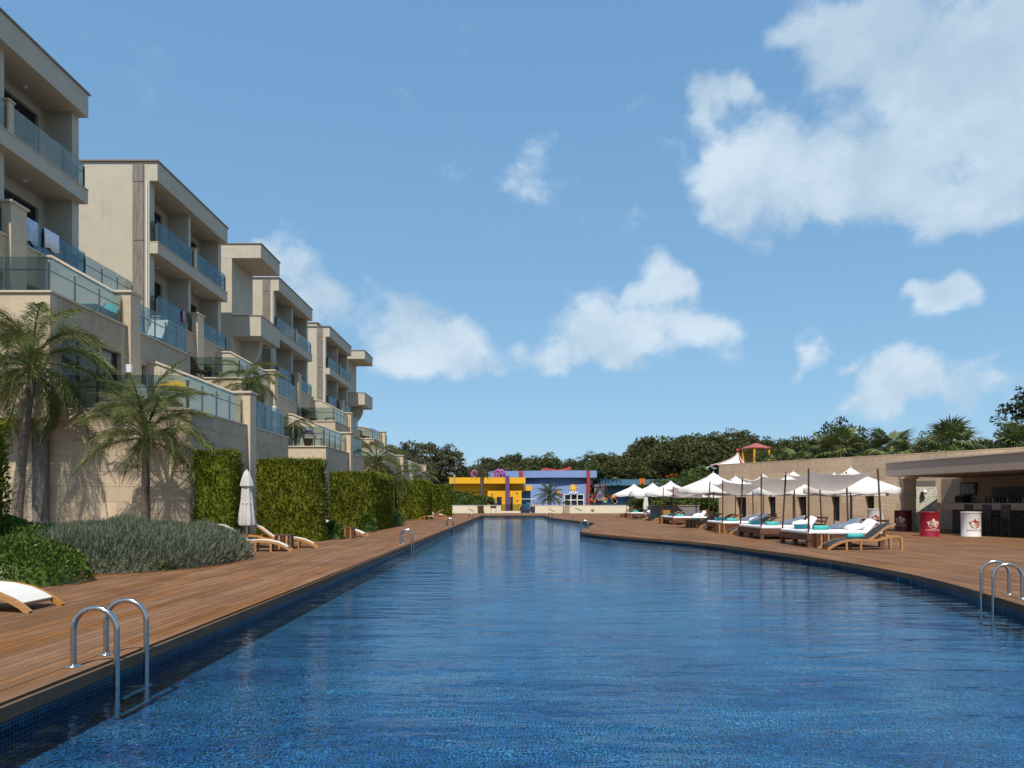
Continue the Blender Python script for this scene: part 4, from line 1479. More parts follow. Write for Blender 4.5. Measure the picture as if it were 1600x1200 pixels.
# green bushes on the far side of the walls
for i, (px, py, d, ax, lb) in enumerate([(722, 770, 94, 2.4, 'broad green bush over the cream wall, beside the last hedge'), (748, 773, 93, 1.7, 'rounded green bush over the cream wall, below the palm trunk'), (706, 768, 95, 1.4, 'green bush touching the farthest hedge'),
                                         (1030, 754, 76, 2.4, 'green bush under the orange slide'), (1072, 746, 70, 2.8, 'big light green bush between slide and stone wall'), (1100, 733, 66, 2.4, 'light green bush close to the corner of the stone wall'), (1008, 758, 74, 1.8, 'green bush behind the folded umbrella in the far row'),
                                         (1050, 768, 62, 3.0, 'dark green bush behind the row of white umbrellas'), (1098, 768, 56, 2.3, 'dark green bush at the near end of the grey wall')]):
    x, y, z = at_px(px, py, d)
    t = thing('bush', lb, 'bush', (x, y, -.1), 0, 'bushes beyond the pool')
    link('foliage', crown_mesh(150 + i, ax, z / 2, 60, 60, .26, 'round', BUSH, .32, 'foliage'), None, t)
    MB().lathe([(ax * .62, 0), (ax * .7, z * .4), (ax * .5, z * .7), (.05, z * .86)], 10).build('core', BUSH, t)
greens = thing('shrub_row', 'dark green shrubs along the top of the stone wall, under the fan palms', 'shrubs', (0, 0, 0))
parts = []
r2 = np.random.default_rng(9)
for i in range(16):
    s = i / 15
    bx, by = 15.6 + 12.5 * s, 49.6 - 17 * s
    V, F = (lambda me: (np.array([v.co[:] for v in me.vertices]), np.array([p.vertices[:] for p in me.polygons])))(crown_mesh(170 + i, 1.25, (1.55 if i < 4 else 2.1) + .2 * math.sin(i * 2.2), 22, 40, .22, 'round', BUSH, .36, 'foliage'))
    parts.append((V + np.array([bx, by, -.1]), F))
V, F = join_np(parts)
fo = link('foliage', np_mesh('foliage', V, F), BUSH, greens)

# ------------------------------------------------------------------ stone wall and bar on the right
A0, A1 = Vector((13.4, 47.9, 0)), Vector((23.0, 33.1, 0))
AD = (A1 - A0).normalized()
ang = math.atan2(AD.y, AD.x)
# wall frame: u along the wall from its far corner towards the camera side, outside (local -y) to the pool
MW = Matrix.Translation(A0) @ Matrix.Rotation(ang, 4, 'Z')
WL, WH = 27.0, 3.72
sw = thing('stone_wall', 'long brown stone wall with narrow window slots behind the daybeds and bar', 'wall')


def wall_u(px):
    """distance along the wall of the point the photograph shows at column px"""
    k = (px - 802) / FPX
    # A0.x + u*AD.x = k*(A0.y + u*AD.y)
    return (k * A0.y - A0.x) / (AD.x - k * AD.y)


slots = []
for a, b in ((1150, 1166), (1200, 1212), (1246, 1260), (1299, 1312), (1352, 1366)):
    slots.append((wall_u(a), wall_u(b), .25, 1.62))
door_h = [(wall_u(1405), wall_u(1462), 0.0, 2.35)]
mb = MB()
wall_holes(mb, MW, 0, WL, -.1, WH, slots + door_h, .45)
wb = mb.build('wall_body', BRSTONE, sw)
MB().box(-.02, WL, -.03, .5, WH, WH + .05, MW).build('wall_coping', BRSTONE, sw)
clad(wb, MW, 0, WL, 0, WH, slots + door_h, 1.25, .62, BRSTONE, 8, th=.02)
for k, s in enumerate(slots):
    d = MB().box(s[0], s[1], .3, .36, s[2], s[3], MW).build('window', FRAME, sw)
    MB().box(s[0] + .04, s[1] - .04, .285, .298, s[2] + .04, s[3] - .04, MW).build('pane', DKGLASS, d)
# end face of the wall (towards the far side)
MB().box(-.03, 0, .0, 9.0, -.1, WH, MW).build('return_wall', BRSTONE, sw)

# low grey wall and far hedge behind the umbrellas
gw = thing('low_wall', 'low grey wall with wooden planters behind the far loungers', 'wall')
MB().box(9.9, 13.4, 53.0, 53.3, -.1, 1.05).build('wall_body', GREY, gw)
MB().box(9.85, 13.45, 52.95, 53.35, 1.05, 1.1).build('coping', BARGREY, gw)
for i, (px, lb) in enumerate(((1040, 'wooden planter box before the low grey wall, farther of two'), (1101, 'wooden planter box before the low grey wall, close to the stone corner'))):
    x, y, z = at_px(px, 800, 50)
    t = thing('planter', lb, 'planter', (x, y, 0), 0, 'wooden planters')
    for k in range(4):
        MB().box(-.26, .26, -.26, .26, .02 + k * .19, .2 + k * .19).build('plank', TEAK, t)
    MB().box(-.24, .24, -.24, .24, 0, .74).build('liner', BROWNW, t)

# ---- bar
B0, B1 = Vector((16.45, 32.5, 0)), Vector((18.05, 23.3, 0))
BD = (B1 - B0).normalized()
MBAR = Matrix.Translation(B0) @ Matrix.Rotation(math.atan2(BD.y, BD.x), 4, 'Z')   # u to the camera side, local +y = into the bar
bar = thing('bar_pavilion', 'shaded poolside bar under a deep grey roof slab', 'bar')
BL = 14.0
MB().prism([(0, 0), (BL, 0), (BL, 7.5), (-1.6, 7.5)], 'z', 2.42, 3.0, MBAR).build('roof', BARGREY, bar)
MB().prism([(-.05, -.05), (BL, -.05), (BL, 7.5), (-1.65, 7.5)], 'z', 3.0, 3.05, MBAR).build('roof_edge', COPING, bar)
MB().box(-2.2, BL, 4.6, 4.9, -.05, 2.415, MBAR).build('back_wall', BRSTONE_SHADED, bar)
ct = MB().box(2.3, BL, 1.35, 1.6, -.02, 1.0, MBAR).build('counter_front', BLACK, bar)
MB().box(1.4, BL, 1.2, 2.0, .98, 1.24, MBAR).build('counter_top', BRSTONE_SHADED, bar)
sh = MB().box(.4, BL, 4.25, 4.58, 1.18, 1.26, MBAR).box(.4, BL, 4.25, 4.58, 0, 1.18, MBAR).build('back_counter', GREY, bar)
MB().box(.9, BL, 4.5, 4.57, 1.3, 1.95, MBAR).build('back_panel', BLACK, bar)
# wavy column and pale pierced screen in the gap between wall and bar
col = thing('wavy_column', 'brown stone column with scalloped edges behind the dark red drum', 'column')
pts = []
for k in range(33):
    z = 2.35 * k / 32
    pts.append((.0 + .07 * abs(math.sin(z * 4.0)), z))
poly = [(u, z) for u, z in pts] + [(.62 - .02 * abs(math.sin(z * 4.0)), z) for u, z in reversed(pts)]
MC = Matrix.Translation((17.75, 33.6, 0)) @ Matrix.Rotation(math.radians(-8), 4, 'Z')
MB().prism(poly, 'y', 0, .35, MC).build('shaft', BRSTONE, col)
MB().box(-.05, .7, -.05, .4, 2.35, 2.43, MC).build('head', BRSTONE, col)

SCREEN = bpy.data.materials.new('pierced_screen')
SCREEN.use_nodes = True
_t = NT(SCREEN.node_tree)
_tc = _t.new('ShaderNodeTexCoord')
_v = _t.new('ShaderNodeTexVoronoi', feature='DISTANCE_TO_EDGE'); _v.inputs['Scale'].default_value = 13
_t.put(_v.inputs['Vector'], _t.vmath('MULTIPLY', _tc.outputs['Object'], (1, .01, 1)))
_t.l.new(_t.mix(_t.rng(_v.outputs[0], .19, .27), (.62, .60, .50, 1), (.16, .15, .12, 1)), _t.n['Principled BSDF'].inputs['Base Color'])
MB().box(door_h[0][0] - .1, door_h[0][1] + .1, 1.4, 1.5, -.1, 2.6, MW).build('recess_wall', GREY, sw)
scn = thing('screen', 'pale pierced screen with a scalloped edge, lamp in front, beside the bar', 'screen')
x, y, z = at_px(1424, 800, 35.2)
MS = Matrix.Translation((x, y, 0)) @ Matrix.Rotation(math.radians(-4), 4, 'Z')
pp = [(.02 + .12 * abs(math.sin(zz * 3.3)), zz) for zz in [0.05 + 1.98 * k / 28 for k in range(29)]]
MB().prism(pp + [(1.2, 2.03), (1.2, .05)], 'y', 0, .06, MS).build('panel', SCREEN, scn)
MB().box(.05, 1.2, -.02, .08, 0, .05, MS).build('foot', GREY, scn)
lm = thing('wall_lamp', 'small dark lamp with a pale globe on the pierced screen', 'lamp', (x + .42, y - .18, 1.62))
MB().box(-.06, .06, -.02, .06, -.12, .16).build('bracket', BLACK, lm)
MB().lathe([(.01, -.02), (.08, .05), (.09, .12), (.05, .2), (.01, .22)], 12, (.1, -.05, .05)).build('globe', WHITEP, lm)


def bar_pt(u, v, z): return MBAR @ Vector((u, v, z))


tv = thing('picture', 'dark framed grey picture on the bar back wall', 'picture')
MB().box(-.95, .0, 4.53, 4.585, 1.62, 2.2, MBAR).build('frame', BROWNW, tv)
MB().box(-.87, -.08, 4.515, 4.528, 1.69, 2.13, MBAR).build('print', mat('print', (.16, .15, .145), .6, .5, 9), tv)
mw = thing('coffee_machine', 'small black machine below the framed picture in the bar', 'machine')
MB().box(-.75, -.25, 4.1, 4.5, 1.26, 1.6, MBAR).build('body', BLACK, mw)
MB().box(-.7, -.3, 4.08, 4.098, 1.34, 1.55, MBAR).build('window', DKGLASS, mw)
MB().box(-1.0, .38, 3.95, 4.58, 1.18, 1.26, MBAR).build('shelf', GREY, bar)
rng = random.Random(12)
bcol = [mat('bottle_green', (.02, .06, .03), .15), mat('bottle_brown', (.08, .035, .012), .15), mat('bottle_clear', (.35, .36, .36), .12), mat('bottle_blue', (.03, .05, .14), .15)]
bl = ['slim green bottle', 'brown bottle', 'clear glass bottle', 'dark blue bottle']
bord = ['first', 'second', 'third', 'fourth', 'fifth', 'sixth', 'seventh', 'eighth', 'ninth', 'tenth', 'eleventh', 'twelfth']
for i in range(12):
    u = .8 + i * .19
    k = i % 4
    h = rng.uniform(.24, .33)
    p = bar_pt(u, 4.33, 1.26)
    b = thing('bottle', f'{bl[k]}, {bord[i]} in the row on the bar back counter', 'bottle', p, 0, 'bottles on the back counter')
    MB().lathe([(.04, 0), (.042, .01), (.042, h * .58), (.016, h * .75), (.014, h), (.0, h)], 10).build('glass_body', bcol[k], b)
    MB().lathe([(.016, h), (.016, h + .03), (0, h + .03)], 8).build('cap', WHITEP if k == 2 else BLACK, b)


def stool(p, rz, label):
    t = thing('bar_stool', label, 'stool', p, rz, 'bar stools at the counter')
    MB().box(-.2, .2, -.2, .2, .72, .80).build('seat', BLACK, t)
    MB().box(-.2, .2, -.2, -.16, .80, 1.2).build('backrest', BLACK, t)
    for sx in (-1, 1):
        for sy in (-1, 1):
            MB().box(sx * .17 - .02, sx * .17 + .02, sy * .17 - .02, sy * .17 + .02, 0, .72).build('leg', BLACK, t)
    MB().box(-.17, .17, -.18, -.15, .25, .29).build('footrest', BLACK, t)
    return t


rzb = math.atan2(BD.y, BD.x)
st = None
for i, (u, lb) in enumerate(((4.0, 'black bar stool standing right behind the white drum'), (4.9, 'black bar stool, next one toward the border from the white drum'), (5.75, 'black bar stool closest to the border of the photo'))):
    p = bar_pt(u, .78, 0)
    if st is None: st = stool(p, rzb, lb)
    else: dup(st, p, rzb, lb)


# ---- drums
def emblem(parent, R, az, z, s, mshape, mtext, mbelow, ring=None):
    """crown-shaped emblem with lettering, laid on a drum of radius R"""
    def bend(pts, r):
        return [(r * math.sin(az + x / R), -r * math.cos(az + x / R), z + y) for x, y in pts]
    def plate(poly, off, m, name):
        a = bend(poly, R + off); b = bend(poly, R - .01)
        n = len(poly)
        mb = MB().add(a + b, [tuple(range(n))] + [(i, (i + 1) % n, n + (i + 1) % n, n + i) for i in range(n)])
        return mb.build(name, m, parent)
    def shield(k):
        L = [(-.5, .02), (-.62, .30), (-.50, .26), (-.40, .34), (-.22, .40), (-.10, .44), (-.12, .54), (0, .62), (.12, .54), (.10, .44), (.22, .40), (.40, .34), (.50, .26), (.62, .30), (.5, .02),
             (.42, -.22), (.25, -.38), (0, -.43), (-.25, -.38), (-.42, -.22)]
        return [(x * s * k, y * s * k) for x, y in L]
    def ball(k):
        return [(x * s * k, y * s * k - .01) for x, y in [(.46 * math.cos(a * PI / 10), .36 * math.sin(a * PI / 10)) for a in range(20)]]
    if ring:
        plate(shield(1.05), .003, ring, 'emblem')
        plate(ball(.96), .006, mshape, 'emblem_field')
    else:
        plate(shield(.98), .003, mshape, 'emblem')
    for body, yy, size, m, nm in (('Havana', .04, .225, mtext, 'lettering'), ('Club', -.22, .27, mtext, 'lettering'), ('EL RON DE CUBA', -.66, .155, mbelow, 'lettering')):
        cu = bpy.data.curves.new('lettering', 'FONT')
        cu.body = body; cu.size = size * s * 1.25; cu.align_x = 'CENTER'; cu.extrude = 0; cu.resolution_u = 2
        if nm: cu.offset = .004 * s
        o = bpy.data.objects.new('tmp', cu); COL.objects.link(o)
        dg = bpy.context.evaluated_depsgraph_get()
        me = bpy.data.meshes.new_from_object(o.evaluated_get(dg))
        bpy.data.objects.remove(o); bpy.data.curves.remove(cu)
        r = R + .010
        for v in me.vertices:
            x, y = v.co.x, v.co.y + yy * s
            v.co = (r * math.sin(az + x / R), -r * math.cos(az + x / R), z + y)
        me.materials.clear(); me.materials.append(m)
        me.name = 'lettering'
        link('lettering', me, None, parent)


def drum(px, d, label, m, az_off, scheme, R=.335, H=.92):
    x = (px - 802) / FPX * d
    t = thing('drum_table', label, 'drum', (x, d, 0), 0, 'oil drums used as bar tables')
    MB().lathe([(R, 0.0), (R, .02), (R - .006, .035), (R - .006, H - .05), (R, H - .04), (R, H - .01), (R - .02, H - .01), (R - .025, H - .025), (0, H - .025)], 40).build('body', m, t)
    MB().lathe([(R - .005, H - .03), (R + .012, H - .03), (R + .016, H - .015), (R + .012, H), (R - .012, H), (R - .016, H - .012)], 40).build('rim', m, t)
    az = math.atan2(x, d) * -1 + az_off
    if scheme == 'white': emblem(t, R, az, .45, .34, LOGO_R, LOGO_W, LOGO_R)
    else: emblem(t, R, az, .45, .34, m, LOGO_W, LOGO_W, LOGO_W)
    return t


drum(1452.5, 27.6, 'bright red drum with a cream crown emblem in front of the bar', REDP, .40, 'red')
drum(1517, 27.6, 'white drum with a red emblem, in front of the black counter and stools', WHITEP, .42, 'white')
drum(1411, 33.2, 'dark red drum in the shade beside the scalloped column', DKREDP, -.35, 'red', R=.36)
drum(1368, 38.0, 'white drum against the stone wall, half hidden by pillows', WHITEP, .05, 'white', R=.40, H=.95)


# ------------------------------------------------------------------ pool ladders
def ladder(x, y, rz, label, detail=True):
    """two stainless hand rails: local +x points over the water"""
    t = thing('pool_ladder', label, 'ladder', (x, y, 0), rz, 'stainless pool ladders')
    for s in (-.225, .225):
        pts = [(0, s, .0)]
        r = .165
        pts += [(0, s, .15), (0, s, .28)]
        for k in range(11):
            a = PI - PI * k / 10
            pts.append((r + r * math.cos(a), s, .285 + r * math.sin(a)))
        pts += [(2 * r, s, .12), (2 * r, s, -.2), (2 * r, s, ZF + .01)]
        MB().tube(pts, .0215, 12 if detail else 8).build('hand_rail', STEEL, t)
        MB().lathe([(.055, 0), (.055, .006), (.03, .018), (.023, .02)], 16, (0, s, .002)).build('flange', STEEL, t)
    for zz in (-.24, -.36):
        MB().box(2 * r - .03, 2 * r + .05, -.225, .225, zz - .012, zz + .012).build('tread', STEEL, t)
    return t


ladder(-3.355, 5.84, 0, 'nearest steel pool ladder, at the lower corner of the wooden deck')
ladder(-3.38, 22.2, 0, 'steel pool ladder on the hedge side deck, second from the camera')
ladder(-3.42, 38.0, 0, 'steel pool ladder on the hedge side deck, level with the long deep hedge', False)
ladder(-3.42, 57.0, 0, 'farthest steel pool ladder on the hedge side, near the cream wall', False)
ladder(6.70, 9.82, PI - math.atan2(.13, .47) , 'steel pool ladder on the curved bar side, near the border')
ladder(3.42, 33.6, PI - .2, 'steel pool ladder on the rounded deck nose', False)
ladder(3.35, 63.2, PI, 'small far steel ladder below the bird wall', False)

# ------------------------------------------------------------------ loungers
RAIL = [(0, 0), (.09, .075), (.2, .14), (.36, .21), (.55, .255), (.78, .275), (1.0, .262), (1.2, .25), (1.38, .275), (1.55, .33), (1.72, .36), (1.9, .355), (1.955, .31), (1.965, .15), (1.965, 0.0)]
SEAT = [(.10, .105), (.2, .165), (.36, .232), (.55, .277), (.78, .297), (1.0, .284), (1.14, .275)]
BACKR = [(1.10, .268), (1.22, .33), (1.36, .44), (1.5, .555), (1.63, .635), (1.74, .675), (1.82, .685)]


def lounger_proto(name, label, cat, sling, group, wood=TEAK, back=BACKR):
    t = thing(name, label, cat, (0, 0, 0), 0, group)
    W = .33
    for s in (-1, 1):
        a, b = (s * W, s * W - s * .055)
        MB().strip(RAIL, min(a, b), max(a, b), .06).build('side_rail', wood, t)
        for lx, lz in ((.50, .22), (.88, .245)):
            MB().box(lx - .025, lx + .025, min(a, b) + .006, max(a, b) - .006, 0, lz).build('leg', wood, t)
        MB().strip(back, s * (W - .06) - .018, s * (W - .06) + .018, .045).build('back_rail', wood, t)
    MB().strip(SEAT, -W + .06, W - .06, .018).build('seat_sling', sling, t)
    MB().strip([(x - .004, z + .012) for x, z in back], -W + .082, W - .082, .018).build('back_sling', sling, t)
    for x, z in ((.14, .09), (.62, .235), (1.1, .235), (1.92, .32)):
        MB().box(x - .02, x + .02, -W + .056, W - .056, z - .02, z + .02).build('cross_bar', wood, t)
    MB().strip([(1.42, .44), (1.56, .27)], -.2, -.17, .03).strip([(1.42, .44), (1.56, .27)], .17, .2, .03).build('prop', wood, t)
    return t


BL_G = 'black sling loungers between the daybeds'
blk = lounger_proto('sun_lounger', 'nearest black sling lounger with a wooden frame, rolled towel on it', 'sun lounger', BLACKSL, BL_G)
blk.location = (8.35, 19.85, 0)
spots = [(8.62, 28.9, 'black sling lounger between nearest daybeds, closer of a pair'), (8.7, 30.0, 'black sling lounger between nearest daybeds, farther of a pair'),
         (9.0, 35.0, 'black sling lounger with a turquoise towel, first of four in the middle row'), (9.05, 36.3, 'black sling lounger, second of four in the middle row'),
         (9.1, 38.6, 'black sling lounger, third of four in the middle row'), (9.2, 39.9, 'black sling lounger, last of four in the middle row'),
         (9.4, 48.6, 'black sling lounger nearest in the far cluster'), (9.45, 50.2, 'black sling lounger second in the far cluster'), (9.5, 52.2, 'black sling lounger third in the far cluster'),
         (9.5, 54.2, 'black sling lounger fourth in the far cluster'), (9.5, 56.2, 'black sling lounger fifth in the far cluster'), (9.6, 66.5, 'black sling lounger beyond the farthest daybed, closer one'), (9.6, 68.6, 'black sling lounger beyond the farthest daybed, last in the row'), (9.6, 70.6, 'black sling lounger closest to the bird wall')]
for x, y, lb in spots:
    dup(blk, (x, y, 0), 0, lb)

WL_G = 'white loungers by the hedges'
wht = lounger_proto('sun_lounger', 'white lounger at the lower corner, cut off by the border', 'sun lounger', WHITESL, WL_G)
wht.location = (-5.5, 8.67, 0); wht.rotation_euler.z = PI
for x, y, rz, lb in ((-5.82, 19.35, PI + .22, 'white lounger next to the lavender, closer of the two by the umbrella'), (-5.55, 20.85, PI + .22, 'white lounger beside the broad hedge, farther of the two by the umbrella'),
                     (-5.5, 27.6, PI, 'white lounger mostly hidden behind the broad hedge, next to a slatted box'), (-7.0, 55.0, -.25, 'pale wooden lounger lying along the far deck'),
                     (-6.6, 62.5, PI - .3, 'white lounger before the farthest hedge, closer one'), (-6.2, 66.5, PI - .3, 'pale wooden lounger before the farthest hedge, farther one')):
    dup(wht, (x, y, 0), rz, lb)


# slatted side tables
def slat_box_proto(label):
    t = thing('side_table', label, 'side table', (0, 0, 0), 0, 'slatted wooden side tables')
    s = .2
    MB().box(-s + .02, s - .02, -s + .02, s - .02, .03, .36).build('inner_box', BROWNW, t)
    MB().box(-s - .01, s + .01, -s - .01, s + .01, .37, .4).build('tabletop', DARKW, t)
    for k in range(5):
        a = -s + k * .1
        for nm, bx in (('slat', (a - .028, a + .028, -s - .008, -s + .016)), ('slat', (-s - .008, -s + .016, a - .028, a + .028))):
            MB().box(bx[0], bx[1], bx[2], bx[3], 0, .368).build(nm, TEAK if k % 2 else DARKW, t)
    return t


stb = slat_box_proto('slatted wooden side table between nearest daybed and nearest black lounger')
stb.location = (8.62, 20.55, 0)
for x, y, lb in ((8.72, 30.95, 'slatted wooden side table past the pair of black loungers, before the third daybed'), (9.02, 37.5, 'slatted wooden side table amid the four loungers of the middle row'), (9.2, 45.2, 'slatted wooden side table by the fourth daybed'),
                 (9.5, 60.2, 'slatted wooden side table by the farthest daybed'), (-6.2, 20.0, 'dark slatted box between the two white loungers'), (-5.85, 26.2, 'dark slatted box at the far corner of the broad hedge')):
    dup(stb, (x, y, 0), 0, lb)


# ------------------------------------------------------------------ daybeds
def canopy_mesh(x0, x1, y0, y1, z, edge, centre, seed, nx=18, ny=14, back=0.0):
    rng = np.random.default_rng(seed)
    ph = rng.uniform(0, 6, 6)
    vs, fs = [], []
    for j in range(ny + 1):
        for i in range(nx + 1):
            u, v = i / nx, j / ny
            su, sv = 4 * u * (1 - u), 4 * v * (1 - v)
            zz = z - edge * (su + sv - su * sv) - centre * su * sv
            zz += .025 * math.sin(u * 9 + ph[0]) * math.sin(v * 7 + ph[1]) * (su * sv)
            # edges pull inwards between the corners
            x = x0 + (x1 - x0) * (u + .05 * sv * (0.5 - u) * 2)
            y = y0 + (y1 - y0) * (v + .06 * su * (0.5 - v) * 2)
            vs.append((x, y, zz))
    for j in range(ny):
        for i in range(nx):
            a = j * (nx + 1) + i
            fs.append((a, a + 1, a + nx + 2, a + nx + 1))
    n = len(vs)
    vs2 = vs + [(x, y, zz - .004) for x, y, zz in vs]
    fs2 = fs + [tuple(n + k for k in reversed(f)) for f in fs]
    return MB().add(vs2, fs2, True)


def daybed(x, y, w, label, seed, lean=.1, L=2.2, hh=2.22):
    """x, y: pool-side corner nearest the camera; w: width along y"""
    t = thing('daybed', label, 'daybed', (x, y, 0), 0, 'canopy daybeds along the pool')
    pw = .075
    fr = MB().box(0, L, 0, .05, .2, .36).box(0, L, w - .05, w, .2, .36).box(0, .05, .05, w - .05, .2, .36).box(L - .05, L, .05, w - .05, .2, .36)
    for k in range(6):
        fr.box(.05, L - .05, .1 + k * (w - .3) / 5, .2 + k * (w - .3) / 5, .27, .3)
    fr.build('frame', DARKW, t)
    for a, b in ((0.02, .02), (0.02, w - .14), (L - .14, .02), (L - .14, w - .14), (.02, w / 2 - .06)):
        MB().box(a, a + .12, b, b + .12, 0, .198).build('leg', DARKW, t)
    for cx, cy, lx in ((.06, .06, .0), (.06, w - .06, lean), (L - .06, .06, -lean), (L - .06, w - .06, -lean * .6)):
        MB().tube([(cx, cy, .1), (cx + lx * .5, cy, hh * .5), (cx + lx, cy, hh)], .027, 8).build('post', BROWNW, t)
    m = MB().box(.03, L - .05, .03, w - .03, .362, .47)
    mo = m.build('mattress', MATTR, t, bevel=.03)
    hb = MB().strip([(L - .02, .36), (L + .12, .78)], .03, .1, .04).strip([(L - .02, .36), (L + .12, .78)], w - .1, w - .03, .04)
    for zz in (.5, .62, .74):
        k = (zz - .36) / .42
        hb.box(L - .02 + .14 * k - .015, L - .02 + .14 * k + .015, .1, w - .1, zz - .03, zz + .03)
    hb.build('headboard', DARKW, t)
    cm = canopy_mesh(.08, L - .1, .08, w - .08, hh - .04, .13, .46, seed)
    cm.build('canopy', SHEET, t, fix=False)
    for cx, cy in ((.06, .06), (.06, w - .06), (L - .06, .06), (L - .06, w - .06)):
        pass
    return t


dbs = [(8.27, 20.7, 2.2, 'nearest canopy daybed, with two turquoise towels and tilted pillows', .13), (8.42, 25.1, 2.5, 'second canopy daybed from the camera, before two window slots', .1), (8.75, 30.9, 2.5, 'third canopy daybed, with turquoise towels beside the paired loungers', .1),
       (9.15, 42.3, 3.2, 'fourth canopy daybed, in front of the big white umbrella', .06), (9.6, 60.5, 2.6, 'farthest canopy daybed with a drooping cloth, near the bird wall', .08)]
for i, (x, y, w, lb, ln) in enumerate(dbs):
    daybed(x, y, w, lb, 200 + i, ln)


def pillow_mesh(seed, a=.34, b=.24, c=.085):
    mb = MB()
    vs, fs = [], []
    n = 12
    for s in (1, -1):
        for j in range(n + 1):
            for i in range(n + 1):
                u, v = 2 * i / n - 1, 2 * j / n - 1
                k = max(0, (1 - u ** 4)) * max(0, (1 - v ** 4))
                vs.append((u * a * (1 - .08 * v * v), v * b * (1 - .08 * u * u), s * c * k ** .55))
    m = (n + 1) ** 2
    for s in range(2):
        for j in range(n):
            for i in range(n):
                q = s * m + j * (n + 1) + i
                f = (q, q + 1, q + n + 2, q + n + 1)
                fs.append(f if s == 0 else tuple(reversed(f)))
    return MB().add(vs, fs, True).mesh('pillow')


PIL = pillow_mesh(1)
PIL.materials.append(PILLOW)
ordn = ['nearest', 'second', 'third', 'fourth', 'farthest']
for i, (x, y, w, lb, ln) in enumerate(dbs):
    for k, fy in enumerate((.27, .72)):
        for q in range(2):
            o = bpy.data.objects.new('pillow', PIL)
            COL.objects.link(o)
            o.location = (x + 1.95 - .30 * q, y + w * fy + (.12 if q else -.05), .60 - .05 * q)
            o.rotation_euler = (0, math.radians(-48 + 34 * q), math.radians(90 + (8 if k else -10)))
            o.rotation_mode = 'ZYX'
            tag(o, f'white pillow {"lying in front" if q else "propped upright"} at the {"near" if k == 0 else "far"} side of the {ordn[i]} daybed', 'pillow', 'pillows on the daybeds')

# rolled towels
TW = MB()
prof = []
for k in range(60):
    a = k / 59 * 2 * PI * 2.6
    prof.append(((.022 + .0215 * a / (2 * PI)) * math.cos(a), (.022 + .0215 * a / (2 * PI)) * math.sin(a)))
vs = [(0 - .22, y, z) for y, z in prof] + [(.22, y, z) for y, z in prof]
vs += [(-.22, y * .9, z * .9) for y, z in prof] + [(.22, y * .9, z * .9) for y, z in prof]
fs = []
for k in range(59):
    fs += [(k, k + 1, 60 + k + 1, 60 + k), (120 + k, 180 + k, 180 + k + 1, 120 + k + 1), (k, 120 + k, 120 + k + 1, k + 1), (60 + k, 60 + k + 1, 180 + k + 1, 180 + k)]
TWM = TW.add(vs, fs, True).mesh('rolled_towel')
TWM.materials.append(TEAL)
tws = []
for i, (x, y, w, lb, ln) in enumerate(dbs):
    tws.append((x + .52, y + .36, .545, .08, f'rolled turquoise towel at the near foot corner of the {ordn[i]} daybed'))
    tws.append((x + .42, y + w - .75, .545, -.05, f'rolled turquoise towel at the far foot corner of the {ordn[i]} daybed'))
tws += [(8.35 + .86, 19.85, .365, .06, 'rolled turquoise towel on the nearest black lounger'), (9.5, 35.0, .365, 0, 'rolled turquoise towel on the first lounger of the middle row'), (9.55, 38.6, .365, 0, 'rolled turquoise towel on the third lounger of the middle row'), (9.95, 48.6, .365, 0, 'rolled turquoise towel on the nearest lounger of the far cluster'), (10.0, 52.2, .365, 0, 'rolled turquoise towel on the third lounger of the far cluster'), (9.25, 28.9, .365, 0, 'rolled turquoise towel on the closer of the paired loungers')]
for x, y, z, rz, lb in tws:
    o = bpy.data.objects.new('rolled_towel', TWM)
    COL.objects.link(o)
    o.location = (x, y, z); o.rotation_euler = (.3, 0, rz)
    tag(o, lb, 'towel', 'rolled turquoise towels')

# ------------------------------------------------------------------ umbrellas
def umbrella_proto(label, R=1.6, H=2.5, group='white open umbrellas'):
    t = thing('umbrella', label, 'umbrella', (0, 0, 0), 0, group)
    n = 8
    zc, ze = H, H - .72
    mb = MB()
    rows = []
    ns = 5
    for i in range(ns + 1):
        s = i / ns
        row = []
        for k in range(n * 4):
            a = 2 * PI * k / (n * 4)
            kk = (k % 4) / 4
            flat = math.cos(PI / n) / math.cos((kk - .5) * 2 * PI / n)
            r = (.16 + (R - .16) * s) * flat
            z = zc - .12 - (ze and (H - .12 - ze)) * s ** .9 - .05 * math.sin(PI * s) * math.sin(PI * kk) - .03 * s * math.sin(PI * kk)
            row.append((r * math.cos(a), r * math.sin(a), z))
        rows.append(row)
    val = []
    for k in range(n * 4):
        x, y, z = rows[-1][k]
        val.append((x * .995, y * .995, z - .17 - .025 * math.sin(PI * (k % 4) / 4)))
    rows.append(val)
    N = n * 4
    vs = [p for r in rows for p in r]
    fs = [(i * N + k, i * N + (k + 1) % N, (i + 1) * N + (k + 1) % N, (i + 1) * N + k) for i in range(len(rows) - 1) for k in range(N)]
    MB().add(vs, fs, True).build('canopy', WHITE, t, fix=False)
    MB().lathe([(.30, H - .185), (.2, H - .115), (.04, H - .0), (.0, H + .01)], 8, smooth=False).build('vent_cap', WHITE, t)
    MB().tube([(0, 0, 0), (0, 0, H)], .024, 8).build('pole', POSTM, t)
    MB().lathe([(.0, H + .0), (.03, H + .02), (.02, H + .06), (0, H + .07)], 8).build('finial', WHITE, t)
    MB().lathe([(.26, 0), (.26, .06), (.06, .08), (.05, .3), (.03, .3)], 12).build('base', GREY, t)
    for k in range(n):
        a = 2 * PI * k / n
        c, s = math.cos(a), math.sin(a)
        MB().tube([(.06 * c, .06 * s, H - .14), (R * .98 * c, R * .98 * s, ze - .02)], .011, 4, cap=False).build('rib', POSTM, t)
        MB().tube([(.04 * c, .04 * s, H - .75), (R * .5 * c, R * .5 * s, H - .35)], .009, 4, cap=False).build('strut', POSTM, t)
    return t


